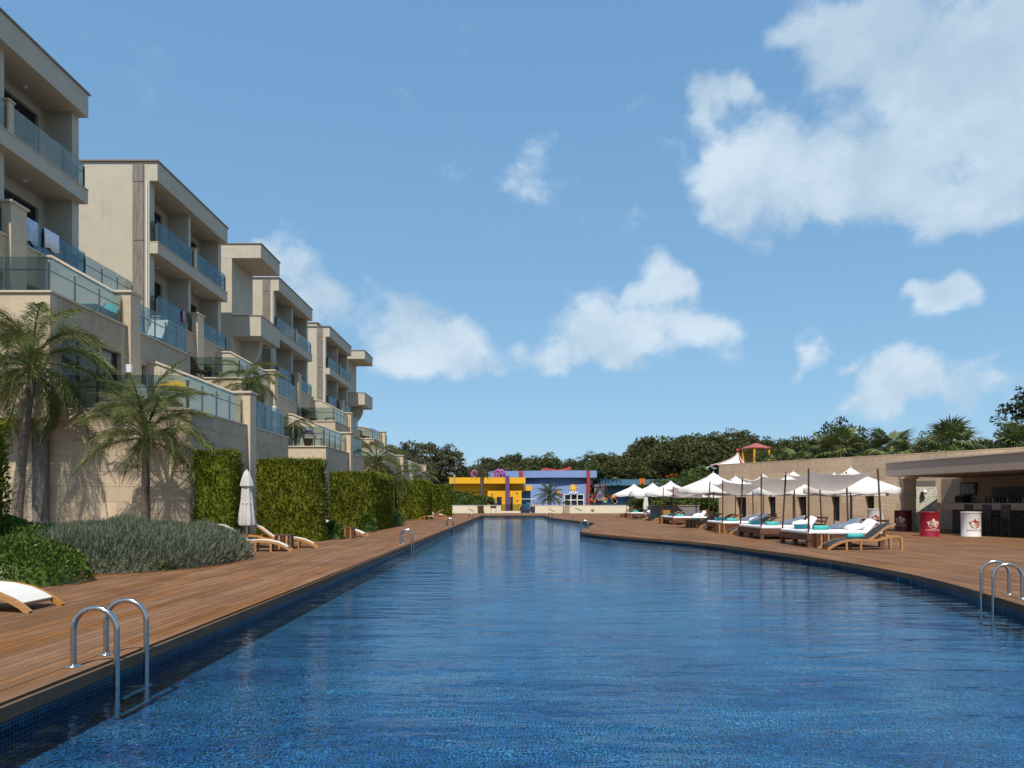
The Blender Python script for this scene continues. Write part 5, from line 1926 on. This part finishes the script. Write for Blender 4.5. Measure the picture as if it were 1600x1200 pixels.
um = umbrella_proto('white umbrella behind the nearest daybed, next to the white drum')
um.location = (15.6, 33.9, 0)
for x, y, s, lb in ((12.1, 26.4, 1.0, 'white umbrella right above the nearest daybed canopy'), (11.3, 29.7, 1.0, 'white umbrella peeking over the second daybed canopy'), (12.2, 35.9, 1.05, 'white umbrella over the third daybed, toward the bar'), (11.6, 38.4, 1.05, 'white umbrella over the third daybed, toward the far end'),
                    (9.95, 36.6, 1.1, 'big white umbrella in front of the stone wall corner, over four loungers'), (11.2, 45.0, 1.0, 'white umbrella with just its peak showing past the big one'), (10.9, 51.0, 1.1, 'white umbrella over the far cluster of loungers, closer one'),
                    (10.6, 56.0, 1.1, 'white umbrella over the far cluster of loungers, farther one'), (10.5, 64.0, 1.15, 'farthest white umbrella, above the last daybed'), (13.6, 31.2, 1.0, 'white umbrella between the two nearest daybeds, set back')):
    dup(um, (x, y, 0), x, lb, scale=s)


def closed_umbrella(x, y, H, label, m, cap2=True):
    t = thing('folded_umbrella', label, 'umbrella', (x, y, 0), 0, 'folded umbrellas')
    fl = lambda k, z: .22 * math.cos(k * PI / 2 * 1.0) * (1 if z < H - .15 else .3)
    prof = [(.20, H * .30), (.215, H * .33), (.19, H * .45), (.15, H * .62), (.12, H * .78), (.10, H * .86)]
    MB().lathe(prof, 32, flute=lambda k, z: .16 * math.cos(k * PI / 2) + .05 * math.cos(k * 2.1 + 9 * z)).build('cover', m, t)
    MB().lathe([(.17, H * .80), (.165, H * .83), (.11, H * .92), (.06, H * .985), (.02, H), (.0, H + .01)], 32, flute=lambda k, z: .14 * math.cos(k * PI / 2)).build('top_flap', m, t)
    MB().tube([(0, 0, 0), (0, 0, H + .03)], .024, 8).build('pole', WHITEP, t)
    MB().lathe([(.24, 0), (.24, .06), (.05, .08), (.045, .3), (.026, .3)], 16).build('base', GREY, t)
    MB().lathe([(.125, H * .57), (.16, H * .575), (.16, H * .592), (.125, H * .6)], 20).build('tie', m, t)
    return t


closed_umbrella(-7.3, 20.15, 2.14, 'folded grey white umbrella between the two narrow and broad hedges', CLOTHG)
closed_umbrella(10.9, 60.5, 2.4, 'folded white umbrella standing in the far row of loungers', WHITE)

# ------------------------------------------------------------------ cream wall at the far end
def X_at(px, d): return (px - 802) / FPX * d


DW = 91.0
def wall_piece(px0, px1, label, birds):
    t = thing('low_wall', label, 'wall', (0, 0, 0), 0, 'low cream walls at the far end of the pool')
    x0, x1 = X_at(px0, DW), X_at(px1, DW)
    MB().box(x0, x1, DW, DW + .3, -.1, .94).build('wall_body', CREAM, t)
    MB().box(x0 - .02, x1 + .02, DW - .04, DW + .34, .94, .99).build('coping', WHITEP, t)
    for px, z, s in birds:
        x = X_at(px, DW)
        up = [(-1, .25), (-.6, .32), (-.2, .05), (0, .0), (.25, -.02), (.6, -.28), (.95, -.42), (.55, -.38), (.2, -.18), (-.1, -.12), (-.35, -.02), (-.65, .2)]
        MB().prism([(x + a * s, z + b * s) for a, b in up], 'y', DW - .04, DW - .002).build('bird_relief', GREY, t)
    return t


wall_piece(702, 783, 'low cream wall with one gull relief, beside the farthest hedge', [(736, .45, .42)])
wall_piece(836, 984, 'low cream wall with two gull reliefs, right of the golf cart', [(862, .42, .42), (904, .52, .5)])
MB().lathe([(.0, 0), (.2, .0), (.2, .05), (0, .05)], 14, M=Matrix.Translation((X_at(926, DW), DW - .002, .42)) @ Matrix.Rotation(PI / 2, 4, 'X')).build('round_relief', BARGREY, bpy.data.objects['low_wall.002'])
for i, (px, w, h, lb) in enumerate(((751, .38, .9, 'wooden planter before the cream wall beside the last pool ladder'), (885, .40, .98, 'tall stone planter with a small bush between the gull reliefs'))):
    d = DW - .9
    t = thing('planter', lb, 'planter', (X_at(px, d), d, 0), 0, 'planters along the cream wall')
    MB().add([(-w * .85, -w * .85, 0), (w * .85, -w * .85, 0), (w * .85, w * .85, 0), (-w * .85, w * .85, 0), (-w, -w, h), (w, -w, h), (w, w, h), (-w, w, h)],
             [(3, 2, 1, 0), (4, 5, 6, 7), (0, 1, 5, 4), (1, 2, 6, 5), (2, 3, 7, 6), (3, 0, 4, 7)]).build('tub', BARGREY if i else BROWNW, t)
    link('foliage', bush_mesh(w, w, .5, 260, 300 + i, .14), BUSH, t, (0, 0, h - .03))
sg = thing('sign_board', 'brown sign board on two legs at the far end of the pool', 'sign', (X_at(771, 88), 88, 0))
MB().box(-.36, .36, -.02, .02, .62, .95).build('board', BROWNW, sg)
for s in (-.3, .3):
    MB().box(s - .02, s + .02, -.02, .02, 0, .62).build('leg', FRAME, sg)
sg = thing('sign_board', 'grey blank panel on posts in front of the yellow building', 'sign', (X_at(772, 97), 97, 0))
MB().box(-.42, .42, -.03, .03, .85, 1.45).build('board', mat('sign_grey', (.16, .18, .20), .6, .05, 3), sg)
for s in (-.3, .3):
    MB().box(s - .03, s + .03, -.03, .03, 0, .85).build('leg', FRAME, sg)
# glass fence and paved lane behind the walls
lane = MB().box(-9, 30, 91.4, 104, -.2, -.05)
tag(lane.build('lane', GREY), kind='structure')
gf = thing('glass_fence', 'glass fence in the gap between the two cream walls', 'fence')
for k in range(5):
    a = X_at(783, 93) + k * .72
    MB().box(a, a + .68, 93, 93.02, .25, 1.1).build('pane', RGLASS, gf)
    MB().box(a - .03, a, 92.98, 93.04, 0, 1.15).build('post', POSTM, gf)
MB().box(X_at(783, 93), X_at(783, 93) + 3.6, 92.9, 93.1, 0, .24).build('kerb', CREAM, gf)
rf = thing('railing_fence', 'thin dark railing running behind the gull wall', 'fence')
rr = MB().tube([(2.9, 94, 1.25), (15, 94, 1.25)], .03, 5).tube([(2.9, 94, .7), (15, 94, .7)], .02, 5)
rr.build('rail', FRAME, rf)
for k in range(14):
    MB().box(2.9 + k * .93, 2.95 + k * .93, 93.97, 94.03, 0, 1.3).build('post', FRAME, rf)

# golf cart
gc = thing('golf_cart', 'dark blue golf cart with a white roof parked in the wall gap', 'golf cart', (X_at(824, 92), 91.9, 0))
NAVY = mat('navy_paint', (.02, .025, .06), .35, .05, 3)
MB().prism([(-.95, .3), (-.95, .62), (-.75, .82), (-.45, .86), (-.38, .5), (.25, .5), (.3, .78), (1.0, .8), (1.0, .34), (.9, .28)], 'y', -.55, .55).build('body', NAVY, gc)
MB().box(-.75, 1.0, -.6, .6, 1.72, 1.79).build('roof', WHITEP, gc)
for a, b, c in ((-.62, -.5, -.42), (-.62, .5, -.42), (.9, -.5, .9), (.9, .5, .9)):
    MB().tube([(a, b, .75), (c - .1, b, 1.73)], .022, 6).build('roof_post', FRAME, gc)
MB().box(.2, .62, -.5, .5, .5, .68).box(.55, .66, -.5, .5, .68, 1.1).build('seat', mat('tan_seat', (.42, .33, .2), .6), gc)
MB().tube([(-.45, .2, .8), (-.2, .2, 1.02)], .02, 6).lathe([(.15, 0), (.17, .01), (.15, .03)], 12, (-.2, .2, 1.0)).build('steering_wheel', BLACK, gc)
for a in (-.62, .72):
    for b in (-.52, .52):
        M = Matrix.Translation((a, b, .23)) @ Matrix.Rotation(PI / 2, 4, 'X')
        w = MB().lathe([(.12, -.08), (.21, -.08), (.23, -.05), (.23, .05), (.21, .08), (.12, .08)], 18, M=M).build('wheel', BLACK, gc)
        MB().lathe([(.0, -.07), (.12, -.07), (.12, .07), (0, .07)], 14, M=M).build('rim', WHITEP, w)
for b in (-.35, .35):
    MB().lathe([(.0, 0), (.07, 0), (.07, .04), (0, .04)], 10, M=Matrix.Translation((-.95, b, .66)) @ Matrix.Rotation(-PI / 2, 4, 'Y')).build('headlight', WHITEP, gc)
MB().box(.66, 1.0, -.3, .3, .8, 1.12).build('yellow_bag', YELLOW, gc)

# ------------------------------------------------------------------ bright buildings
D1 = 106.0
yb = thing('yellow_building', 'low yellow building with a purple pillar and deep flat roof', 'building')
Xa, Xb = X_at(702, D1), X_at(821, D1)
zt, zf = 1.25 + 40 * D1 / FPX, 1.25 + 30.5 * D1 / FPX
MB().box(Xa, Xb, D1, D1 + 9, zf, zt).build('roof', YELLOW, yb)
def yw(px): return X_at(px, D1 + .7)
zw = 1.25 + 19.5 * (D1 + .7) / FPX
up = MB(); up.box(Xa + .4, Xb - .2, D1 + 1.5, D1 + 8, zw - .2, zf); up.build('upper_wall', YELLOW, yb)
wl = MB()
M = face_y(0, D1 + .7)
ho = [(yw(776), yw(784), 0, 2.15), (yw(797), yw(801.5), 0, 2.15)]
wall_holes(wl, M, yw(762), yw(815), -.1, zw, ho, .3)
wl.build('front_wall', YELLOW, yb)
MB().box(yw(706), yw(762) - .02, D1 + 1.4, D1 + 1.6, -.1, zw - .3).build('side_wall', YELLOW, yb)
for h in ho:
    d = MB().box(h[0], h[1], D1 + .85, D1 + .9, 0, h[3]).build('door', DKGLASS, yb)
MB().box(X_at(789.5, D1 - .2), X_at(796, D1 - .2), D1 - .25, D1 + 1.2, -.1, zt + .22).build('pillar', PURPLE, yb)
MB().box(X_at(708.5, D1), X_at(711.5, D1), D1 - .1, D1 - .005, zf - .05, zt + .4).build('pillar', BARGREY, yb)
for px, py in ((769, 772), (808, 770.5), (808, 782), (780, 764), (799, 763.5)):
    x = yw(px); z = 1.25 + (786 - py) * (D1 + .7) / FPX
    MB().lathe([(0, 0), (.11, 0), (.11, .08), (0, .08)], 12, M=Matrix.Translation((x, D1 + .7, z)) @ Matrix.Rotation(PI / 2, 4, 'X')).build('wall_lamp', PURPLE, yb)
cabin = thing('kiosk', 'small yellow kiosk at the corner of the low yellow building', 'kiosk')
MB().box(X_at(819.5, D1 + 1), X_at(830.5, D1 + 1), D1 + .8, D1 + 4, 1.25 + 19.5 * (D1 + 1) / FPX, 1.25 + 27 * (D1 + 1) / FPX).build('roof', YELLOW, cabin)
MB().box(X_at(815, D1 + 2), X_at(829, D1 + 2), D1 + 2, D1 + 4, -.1, 1.25 + 19 * (D1 + 1) / FPX).build('wall', TEALB, cabin)
for k, (px, r) in enumerate(((741, .5), (778, .62), (783, .62))):
    t = thing('spiral_slide', ['purple tube loop peeping over the yellow roof behind the palm', 'purple tube loop over the yellow roof, closer to the hotel of the pair', 'purple tube loop over the yellow roof, closer to the pillar of the pair'][k], 'slide tube', (X_at(px, 113), 113, zt + .75), 0, 'purple tubes over the yellow roof')
    MB().tube([(r * math.cos(a) * .8, .5 * a / 6, r * math.sin(a)) for a in [i * .35 for i in range(19)]], .2, 10).build('tube', mat('purple_tube', (.26, .07, .30), .4, .05, 2), t)

D2 = 128.0
bb = thing('blue_building', 'pale blue hall with red pillars and a flower emblem over its door', 'building')
def zz(py, d): return 1.25 + (786 - py) * d / FPX
Xa, Xb, Xm = X_at(762, D2), X_at(933, D2), X_at(865, D2)
MB().prism([(Xa, D2 + 3.5), (Xm, D2), (Xb, D2 + .5), (Xb, D2 + 16), (Xa, D2 + 16)], 'z', zz(746, D2), zz(735, D2)).build('roof', LBLUE, bb)
MB().prism([(Xa, D2 + 5.5), (Xm, D2 + 1.6), (Xb - .7, D2 + 1.8), (Xb - .7, D2 + 15), (Xa, D2 + 15)], 'z', zz(757, D2), zz(746, D2)).build('upper_wall', LBLUE, bb)
fwm = MB()
hd = [(X_at(882, D2 + 1.1), X_at(912, D2 + 1.1), -.1, zz(772, D2))]
wall_holes(fwm, face_y(0, D2 + 1.1), X_at(800, D2), X_at(919, D2), -.1, zz(756, D2), hd, .4)
fwm.build('front_wall', LBLUE, bb)
dr = MB()
h = hd[0]
for k in range(4):
    a = h[0] + (h[1] - h[0]) * k / 3
    dr.box(a - .08, a + .08, D2 + 1.07, D2 + 1.15, 0, h[3])
dr.box(h[0], h[1], D2 + 1.06, D2 + 1.16, h[3] - .12, h[3]).box(h[0], h[1], D2 + 1.06, D2 + 1.16, 1.7, 1.86)
d = dr.build('door_frame', WHITEP, bb)
MB().box(h[0], h[1], D2 + 1.3, D2 + 1.35, 0, h[3]).build('pane', DKGLASS, d)
MB().box(X_at(917, D2 - .2), X_at(922, D2 - .2), D2 - .3, D2 + 3, -.1, zz(735.2, D2)).build('pillar', REDR, bb)
MB().box(X_at(811, D2), X_at(817, D2), D2 + 1.0, D2 + 3.6, zz(758, D2), zz(734.5, D2)).build('pillar', REDR, bb)
# flower emblem with white letters
ex, ez = X_at(895.5, D2 + 1.1), zz(762, D2)
pet = []
for k in range(36):
    a = 2 * PI * k / 36
    r = .62 * (1 + .13 * math.cos(9 * a))
    pet.append((ex + r * math.cos(a), ez + r * math.sin(a)))
em = MB().prism(pet, 'y', D2 + .98, D2 + 1.09).build('emblem', YELLOW, bb)
MB().prism([(ex + .34 * math.cos(k * PI / 8), ez + .05 + .34 * math.sin(k * PI / 8)) for k in range(16)], 'y', D2 + .94, D2 + .975).build('emblem_centre', mat('pale_yellow', (.75, .55, .15), .7), em)
for k in range(5):
    xx = ex - .6 + k * .32
    MB().prism([(xx - .13, ez - 1.02 - .05 * (k % 2)), (xx + .15, ez - 1.02), (xx + .1, ez - .62 + .1 * (k % 2)), (xx - .05, ez - .55)], 'y', D2 + .92, D2 + .97).build('letter', WHITEP, bb)
# coloured flowers painted as cut-outs on the front wall
for px, py, c, r in ((873, 768, YELLOW, .26), (876, 774, REDR, .3), (873, 781, GREENR, .36)):
    MB().prism([(X_at(px, D2 + 1.1) + r * math.cos(a * PI / 5) * (1 + .2 * (a % 2)), zz(py, D2 + 1.1) + r * math.sin(a * PI / 5) * (1 + .2 * (a % 2))) for a in range(10)], 'y', D2 + 1.0, D2 + 1.09).build('wall_cutout', c, bb)
sl = thing('red_slide', 'red tube slide lying over the roof of the pale blue hall', 'slide')
MB().tube([(X_at(846, D2 + 5), D2 + 5, zz(733, D2)), (X_at(855, D2 + 5), D2 + 5, zz(731.5, D2)), (X_at(870, D2 + 5), D2 + 5, zz(734, D2)), (X_at(883, D2 + 5), D2 + 5, zz(733, D2)), (X_at(892, D2 + 5), D2 + 5, zz(731, D2))], [.3, .26, .22, .3, .5], 8).build('tube', REDR, sl)

D3 = 140.0
tb = thing('teal_building', 'long low teal blue building beyond the white umbrellas', 'building')
MB().box(X_at(938, D3), X_at(1075, D3), D3, D3 + 10, zz(758.5, D3), zz(749, D3)).build('roof', TEALB, tb)
MB().box(X_at(943, D3), X_at(1070, D3), D3 + 2.5, D3 + 9, -.1, zz(758.5, D3)).build('wall', TEALB, tb)
MB().box(X_at(999, D3), X_at(1007, D3), D3 - .2, D3 + 2.6, 0, zz(747.5, D3)).build('pillar', ORANGE, tb)
gr = thing('green_roofed_building', 'low building with a pale green roof between blue hall and teal building', 'building')
MB().box(X_at(920, 150), X_at(963, 150), 150, 156, 3.2, zz(745.5, 150)).build('roof', GREENR, gr)
MB().box(X_at(922, 150), X_at(961, 150), 150.5, 155, -.1, 3.2).build('wall', GREENR, gr)
for k, (p0, p1, lb) in enumerate(((1011, 1023, 'orange tube slide, farther piece above the teal roof'), (1023.5, 1034, 'orange tube slide, middle piece above the teal roof'), (1039, 1060, 'orange tube slide, lower drooping piece behind the bush'))):
    t = thing('tube_slide', lb, 'slide', (0, 0, 0), 0, 'orange tube slides')
    zc = zz(743.5, 146)
    MB().tube([(X_at(p0, 146), 146, zc - .3 * (k == 2)), (X_at((p0 + p1) / 2, 146), 146.3, zc + .05), (X_at(p1, 146), 147, zc - .1 + .25 * (k == 2))], .42 if k < 2 else .33, 12).build('tube', ORANGE, t)
# bridge-like dark frame with colourful flowers beside the hall
fr = thing('climbing_frame', 'dark lattice climbing frame with bright cut-out flowers beside the blue hall', 'play frame')
d = 112
lat = MB()
for a, b in (((917, 775), (928, 757)), ((928, 757), (946, 756)), ((946, 756), (952, 778)), ((930, 772), (938, 757)), ((938, 757), (944, 772)), ((922, 768), (934, 778)), ((934, 760), (926, 778)), ((942, 760), (950, 778))):
    lat.tube([(X_at(a[0], d), d, zz(a[1], d)), (X_at(b[0], d), d, zz(b[1], d))], .07, 5)
lat.build('lattice', BROWNW, fr)
MB().box(X_at(929, d), X_at(945, d), d + .3, d + .4, 1.6, zz(757, d)).build('cloth_panel', PURPLE if False else mat('mauve_cloth', (.22, .19, .21), .8, .1, 1), fr)
rng = random.Random(4)
for k in range(16):
    px, py = rng.uniform(913, 965), rng.uniform(774, 786)
    c = [REDR, GREENR, YELLOW, ORANGE, PURPLE, WHITEP][k % 6]
    x, z, r = X_at(px, d - .5), zz(py, d - .5), rng.uniform(.14, .3)
    MB().prism([(x + r * math.cos(a * PI / 5) * (1 + .3 * (a % 2)), z + r * math.sin(a * PI / 5) * (1 + .3 * (a % 2))) for a in range(10)], 'y', d - .56, d - .5).build('flower_cutout', c, fr)
# striped tent and pavilion on the slope
tn = thing('striped_tent', 'red and white striped tent roof with a red ball on top', 'tent', (*at_px(1153, 712, 92)[:2], 0))
zt0, zt1 = zz(727, 92), zz(706.5, 92)
n = 12
for k in range(n):
    a0, a1 = 2 * PI * k / n, 2 * PI * (k + 1) / n
    row = []
    for s in (0, .25, .5, .75, 1):
        r = .12 + (s ** 1.9) * 1.0
        zc = zt1 + (zt0 - zt1) * s
        row.append([(r * math.cos(a) - (2.4 * s ** 2 if math.cos(a) < -.3 else 0), r * math.sin(a), zc) for a in (a0, a1)])
    vs = [p for r_ in row for p in r_]
    MB().add(vs, [(2 * i, 2 * i + 1, 2 * i + 3, 2 * i + 2) for i in range(4)]).build('stripe', REDR if k % 2 else WHITE, tn, fix=False)
MB().lathe([(0, zt1 - .1), (.2, zt1 + .0), (.28, zt1 + .2), (.2, zt1 + .38), (0, zt1 + .45)], 12).build('ball', REDR, tn)
MB().tube([(0, 0, 0), (0, 0, zt1)], .08, 6).build('pole', WHITEP, tn)
pv = thing('pavilion', 'yellow posted pavilion with a faded red pyramid roof', 'pavilion', (*at_px(1181, 712, 92)[:2], 0), math.radians(20))
z0, z1, z2 = zz(720, 92), zz(700, 92), zz(692, 92)
MB().add([(-1.3, -1.3, z1), (1.3, -1.3, z1), (1.3, 1.3, z1), (-1.3, 1.3, z1), (0, 0, z2), (-1.3, -1.3, z1 - .1), (1.3, -1.3, z1 - .1), (1.3, 1.3, z1 - .1), (-1.3, 1.3, z1 - .1)],
         [(0, 1, 4), (1, 2, 4), (2, 3, 4), (3, 0, 4), (0, 5, 6, 1), (1, 6, 7, 2), (2, 7, 8, 3), (3, 8, 5, 0), (8, 7, 6, 5)]).build('roof', mat('faded_red', (.40, .10, .09), .7, .1, 2), pv)
for a in (-1.1, 1.1):
    for b in (-1.1, 1.1):
        MB().box(a - .09, a + .09, b - .09, b + .09, 0, z1 - .1).build('post', YELLOW, pv)
MB().box(-1.0, 1.0, 1.05, 1.12, z0 - 1, z1 - .4).build('back_panel', mat('ochre_panel', (.32, .20, .05), .7), pv)
MB().box(-1.2, 1.2, -1.2, 1.2, z0 - 1.2, z0 - 1).build('platform', BROWNW, pv)
wv = thing('wave_slide', 'small pale translucent wave shaped slide end left of the stone wall corner', 'slide')
MB().strip([(X_at(1091 + 28 * k / 16, 74), zz(733 - 4.5 * abs(math.sin(k * .42)), 74)) for k in range(17)], 74, 74.8, .05).build('trough', mat('pale_plastic', (.45, .50, .50), .3), wv)

# ------------------------------------------------------------------ things on the terraces


def rest_lounger(x, y, z, rz, label, m=BROWNW, back=None, towel=None):
    """slatted terrace recliner: back leans up at +x end"""
    t = thing('terrace_lounger', label, 'lounger', (x, y, z), rz, 'loungers on the terraces')
    for s in (-.28, .26):
        MB().strip([(0, .28), (1.25, .28)], s, s + .03, .06).build('side_rail', m, t)
        MB().strip([(1.15, .28), (1.75, .98)], s, s + .03, .05).build('back_rail', m, t)
    for k in range(11):
        MB().box(.05 + k * .105, .13 + k * .105, -.25, .26, .3, .32).build('slat', m, t)
    for k in range(9):
        a = 1.2 + k * .062; zz_ = .34 + k * .0735
        MB().strip([(a, zz_), (a + .042, zz_ + .05)], -.25, .26, .02).build('slat', m, t)
    for a in (.1, 1.1):
        for s in (-.28, .25):
            MB().box(a, a + .05, s, s + .04, 0, .26).build('leg', m, t)
    return t


rest_lounger(-14.3, 22.2, 6.93, 2.4, 'brown slatted lounger leaning against the glass of the terrace under the nearest block')
t2 = rest_lounger(-12.95, 22.3, 6.93, PI / 2, 'brown lounger under a teal cover behind the terrace glass')
tc = tag(MB().strip([(-.02, .36), (.7, .35), (1.2, .36), (1.8, 1.04)], -.3, .3, .02).build('teal_cover', TEAL), 'teal cloth spread over the brown lounger behind the terrace glass', 'cloth')
tc.location = (-12.95, 22.3, 6.93); tc.rotation_euler.z = PI / 2
rest_lounger(-14.0, 34.6, 7.0, -2.0, 'brown lounger with its tall back to the camera, outer one of two on the terrace')
rest_lounger(-15.1, 34.6, 7.0, -2.0, 'brown lounger with its tall back to the camera, inner one of two on the terrace')
rest_lounger(-14.2, 52.6, 7.0, 2.4, 'single brown lounger on the far upper terrace beside a low table')
rest_lounger(-13.3, 66.6, 7.0, 2.2, 'single brown lounger on the farthest upper terrace')
rest_lounger(-9.6, 67.5, 4.0, 2.3, 'single brown lounger on the farthest low terrace')
tt = thing('low_table', 'low wooden table beside the single lounger on the far upper terrace', 'table', (-13.2, 53.0, 7.0))
MB().box(-.35, .35, -.25, .25, .34, .38).build('tabletop', TEAK, tt)
for a in (-.3, .3):
    for b in (-.2, .2):
        MB().box(a - .025, a + .025, b - .025, b + .025, 0, .34).build('leg', TEAK, tt)
fp = thing('flower_pot', 'clay pot of purple flowers on the second low terrace', 'flower pot', (-10.1, 36.2, 4.0))
MB().lathe([(.16, 0), (.22, .4), (.24, .42), (.2, .42), (.19, .3), (0, .3)], 14).build('pot', mat('clay', (.35, .15, .07), .8), fp)
link('blossoms', bush_mesh(.32, .32, .35, 420, 401, .07), mat('purple_petals', (.36, .22, .42), .8, .2, 4, rand=.3), fp, (0, 0, .42))
ct2 = thing('chair', 'small cream chair by the purple flower pot', 'chair', (-9.75, 36.6, 4.0))
MB().box(-.2, .2, -.2, .2, .42, .46).build('seat', COPING, ct2)
MB().box(-.2, .2, .17, .2, .46, .95).build('backrest', COPING, ct2)
for a in (-.18, .18):
    for b in (-.18, .18):
        MB().box(a - .02, a + .02, b - .02, b + .02, 0, .42).build('leg', COPING, ct2)
yu = thing('small_parasol', 'small yellow parasol behind the palm on the lowest terrace', 'parasol', (-10.35, 22.6, 3.9))
MB().lathe([(.62, .86), (.4, .98), (.15, 1.08), (0, 1.1)], 10, smooth=False).build('canopy', YELLOW, yu)
MB().tube([(0, 0, 0), (0, 0, 1.1)], .02, 6).build('pole', WHITEP, yu)
MB().lathe([(.18, 0), (.18, .05), (.03, .07), (.03, .2)], 10).build('base', GREY, yu)
tw = thing('chair', 'white towel draped chair under the small yellow parasol', 'chair', (-10.7, 21.8, 3.9))
MB().box(-.25, .25, -.25, .25, .38, .44).build('seat', WHITEP, tw)
MB().strip([(-.25, .42), (-.34, .86)], -.25, .25, .04).build('backrest', WHITEP, tw)
for a in (-.2, .2):
    for b in (-.2, .2):
        MB().box(a - .02, a + .02, b - .02, b + .02, 0, .38).build('leg', WHITEP, tw)
# rolled sun bed in pale cloth on the second storey terrace
sb2 = thing('folded_sunbed', 'pale folded sunbed behind the glass, far part of the teal terrace', 'sunbed', (-12.95, 25.6, 6.95), PI / 2)
MB().strip([(0, .12), (.9, .2), (1.3, .75), (1.42, 1.0)], -.3, .3, .06).build('cushion', WHITESL, sb2)
MB().box(.1, .16, -.28, .28, 0, .12).box(1.0, 1.06, -.28, .28, 0, .24).build('leg', POSTM, sb2)
ac = thing('air_conditioner', 'white air conditioner box against the wall above the teal terrace', 'air conditioner', (-13.95, 26.9, 7.0))
MB().box(-.4, .4, -.18, .18, .1, .75).build('casing', WHITEP, ac)
MB().box(-.28, .28, -.2, -.182, .18, .66).build('grille', FRAME, ac)
# towels on the balcony glass


def hung(x, y0, y1, z, drop, m, label, seed):
    rng = np.random.default_rng(seed)
    vs, fs = [], []
    n = 10
    for i in range(n + 1):
        yy = y0 + (y1 - y0) * i / n
        wob = .02 * math.sin(i * 1.7 + seed)
        zb = z - drop * (1 + .06 * math.sin(i * .9 + seed))
        vs += [(x + .035 + wob * .3, yy, z + .012), (x + .04 + wob, yy, z - drop * .5), (x + .045 + wob * 1.2, yy, zb), (x - .035, yy, z + .012), (x - .04 + wob, yy, z - drop * .45)]
    for i in range(n):
        a, b = i * 5, i * 5 + 5
        fs += [(a, b, b + 1, a + 1), (a + 1, b + 1, b + 2, a + 2), (a + 3, b + 3, b, a), (a + 4, b + 4, b + 3, a + 3)]
    o = MB().add(vs, fs, True).build('hung_towel', m, fix=False)
    md = o.modifiers.new('thick', 'SOLIDIFY'); md.thickness = .008
    return tag(o, label, 'towel', 'towels drying on the balcony glass')


BLUEST = mat('blue_white_cloth', (.30, .42, .62), .95, .5, 3.0, col2=(.72, .75, .78))
hung(-15.5, 23.25, 23.95, 10.33, .75, BLUEST, 'blue and white towel on the balcony glass of the nearest block', 1)
hung(-15.5, 24.25, 25.05, 10.32, .62, MATTR, 'plain white towel on the balcony glass of the nearest block', 2)
PINKC = mat('pink_cloth', (.55, .28, .34), .95, .3, 6)
hung(-15.5, 34.4, 34.7, 10.25, .5, PINKC, 'small pink cloth on the lower balcony glass of the second block', 3)
for i, (x, y, z, lb) in enumerate(((-12.3, 24.36, 5.55, 'square wall lamp on the pilaster below the teal terrace'), (-12.3, 38.66, 6.1, 'square wall lamp on the pilaster below the two lounger terrace'))):
    t = thing('wall_lamp', lb, 'lamp', (x - .02, y - .72, z), 0, 'square wall lamps on the pilasters')
    MB().box(-.16, .16, -.02, .02, -.14, .14).build('back_plate', GREY, t)
    MB().box(-.2, .12, -.16, -.022, -.13, .13).build('lamp_shade', WHITEP, t)
# balcony chairs glimpsed behind the glass
k = 0
for y0, y1, nm in ((18.6, 26.76, 'nearest'), (31.96, 39.8, 'second'), (48.5, 56.6, 'third'), (61.9, 70.2, 'farthest')):
    for lv, zb in (('upper', 12.64), ('lower', 9.3)):
        for side, yy in (('near', y0 + .9), ('far', (y0 + y1) / 2 + 1.2)):
            t = thing('balcony_chair', f'dark chair on the {side} {lv} balcony of the {nm} tall block', 'chair', (-16.4, yy, zb), .6 + k, 'chairs on the balconies')
            MB().box(-.22, .22, -.22, .22, .40, .44).build('seat', BROWNW, t)
            MB().strip([(-.22, .42), (-.3, .88)], -.22, .22, .035).build('backrest', BROWNW, t)
            for a in (-.19, .19):
                for b in (-.19, .19):
                    MB().box(a - .02, a + .02, b - .02, b + .02, 0, .40).build('leg', BROWNW, t)
            k += 1
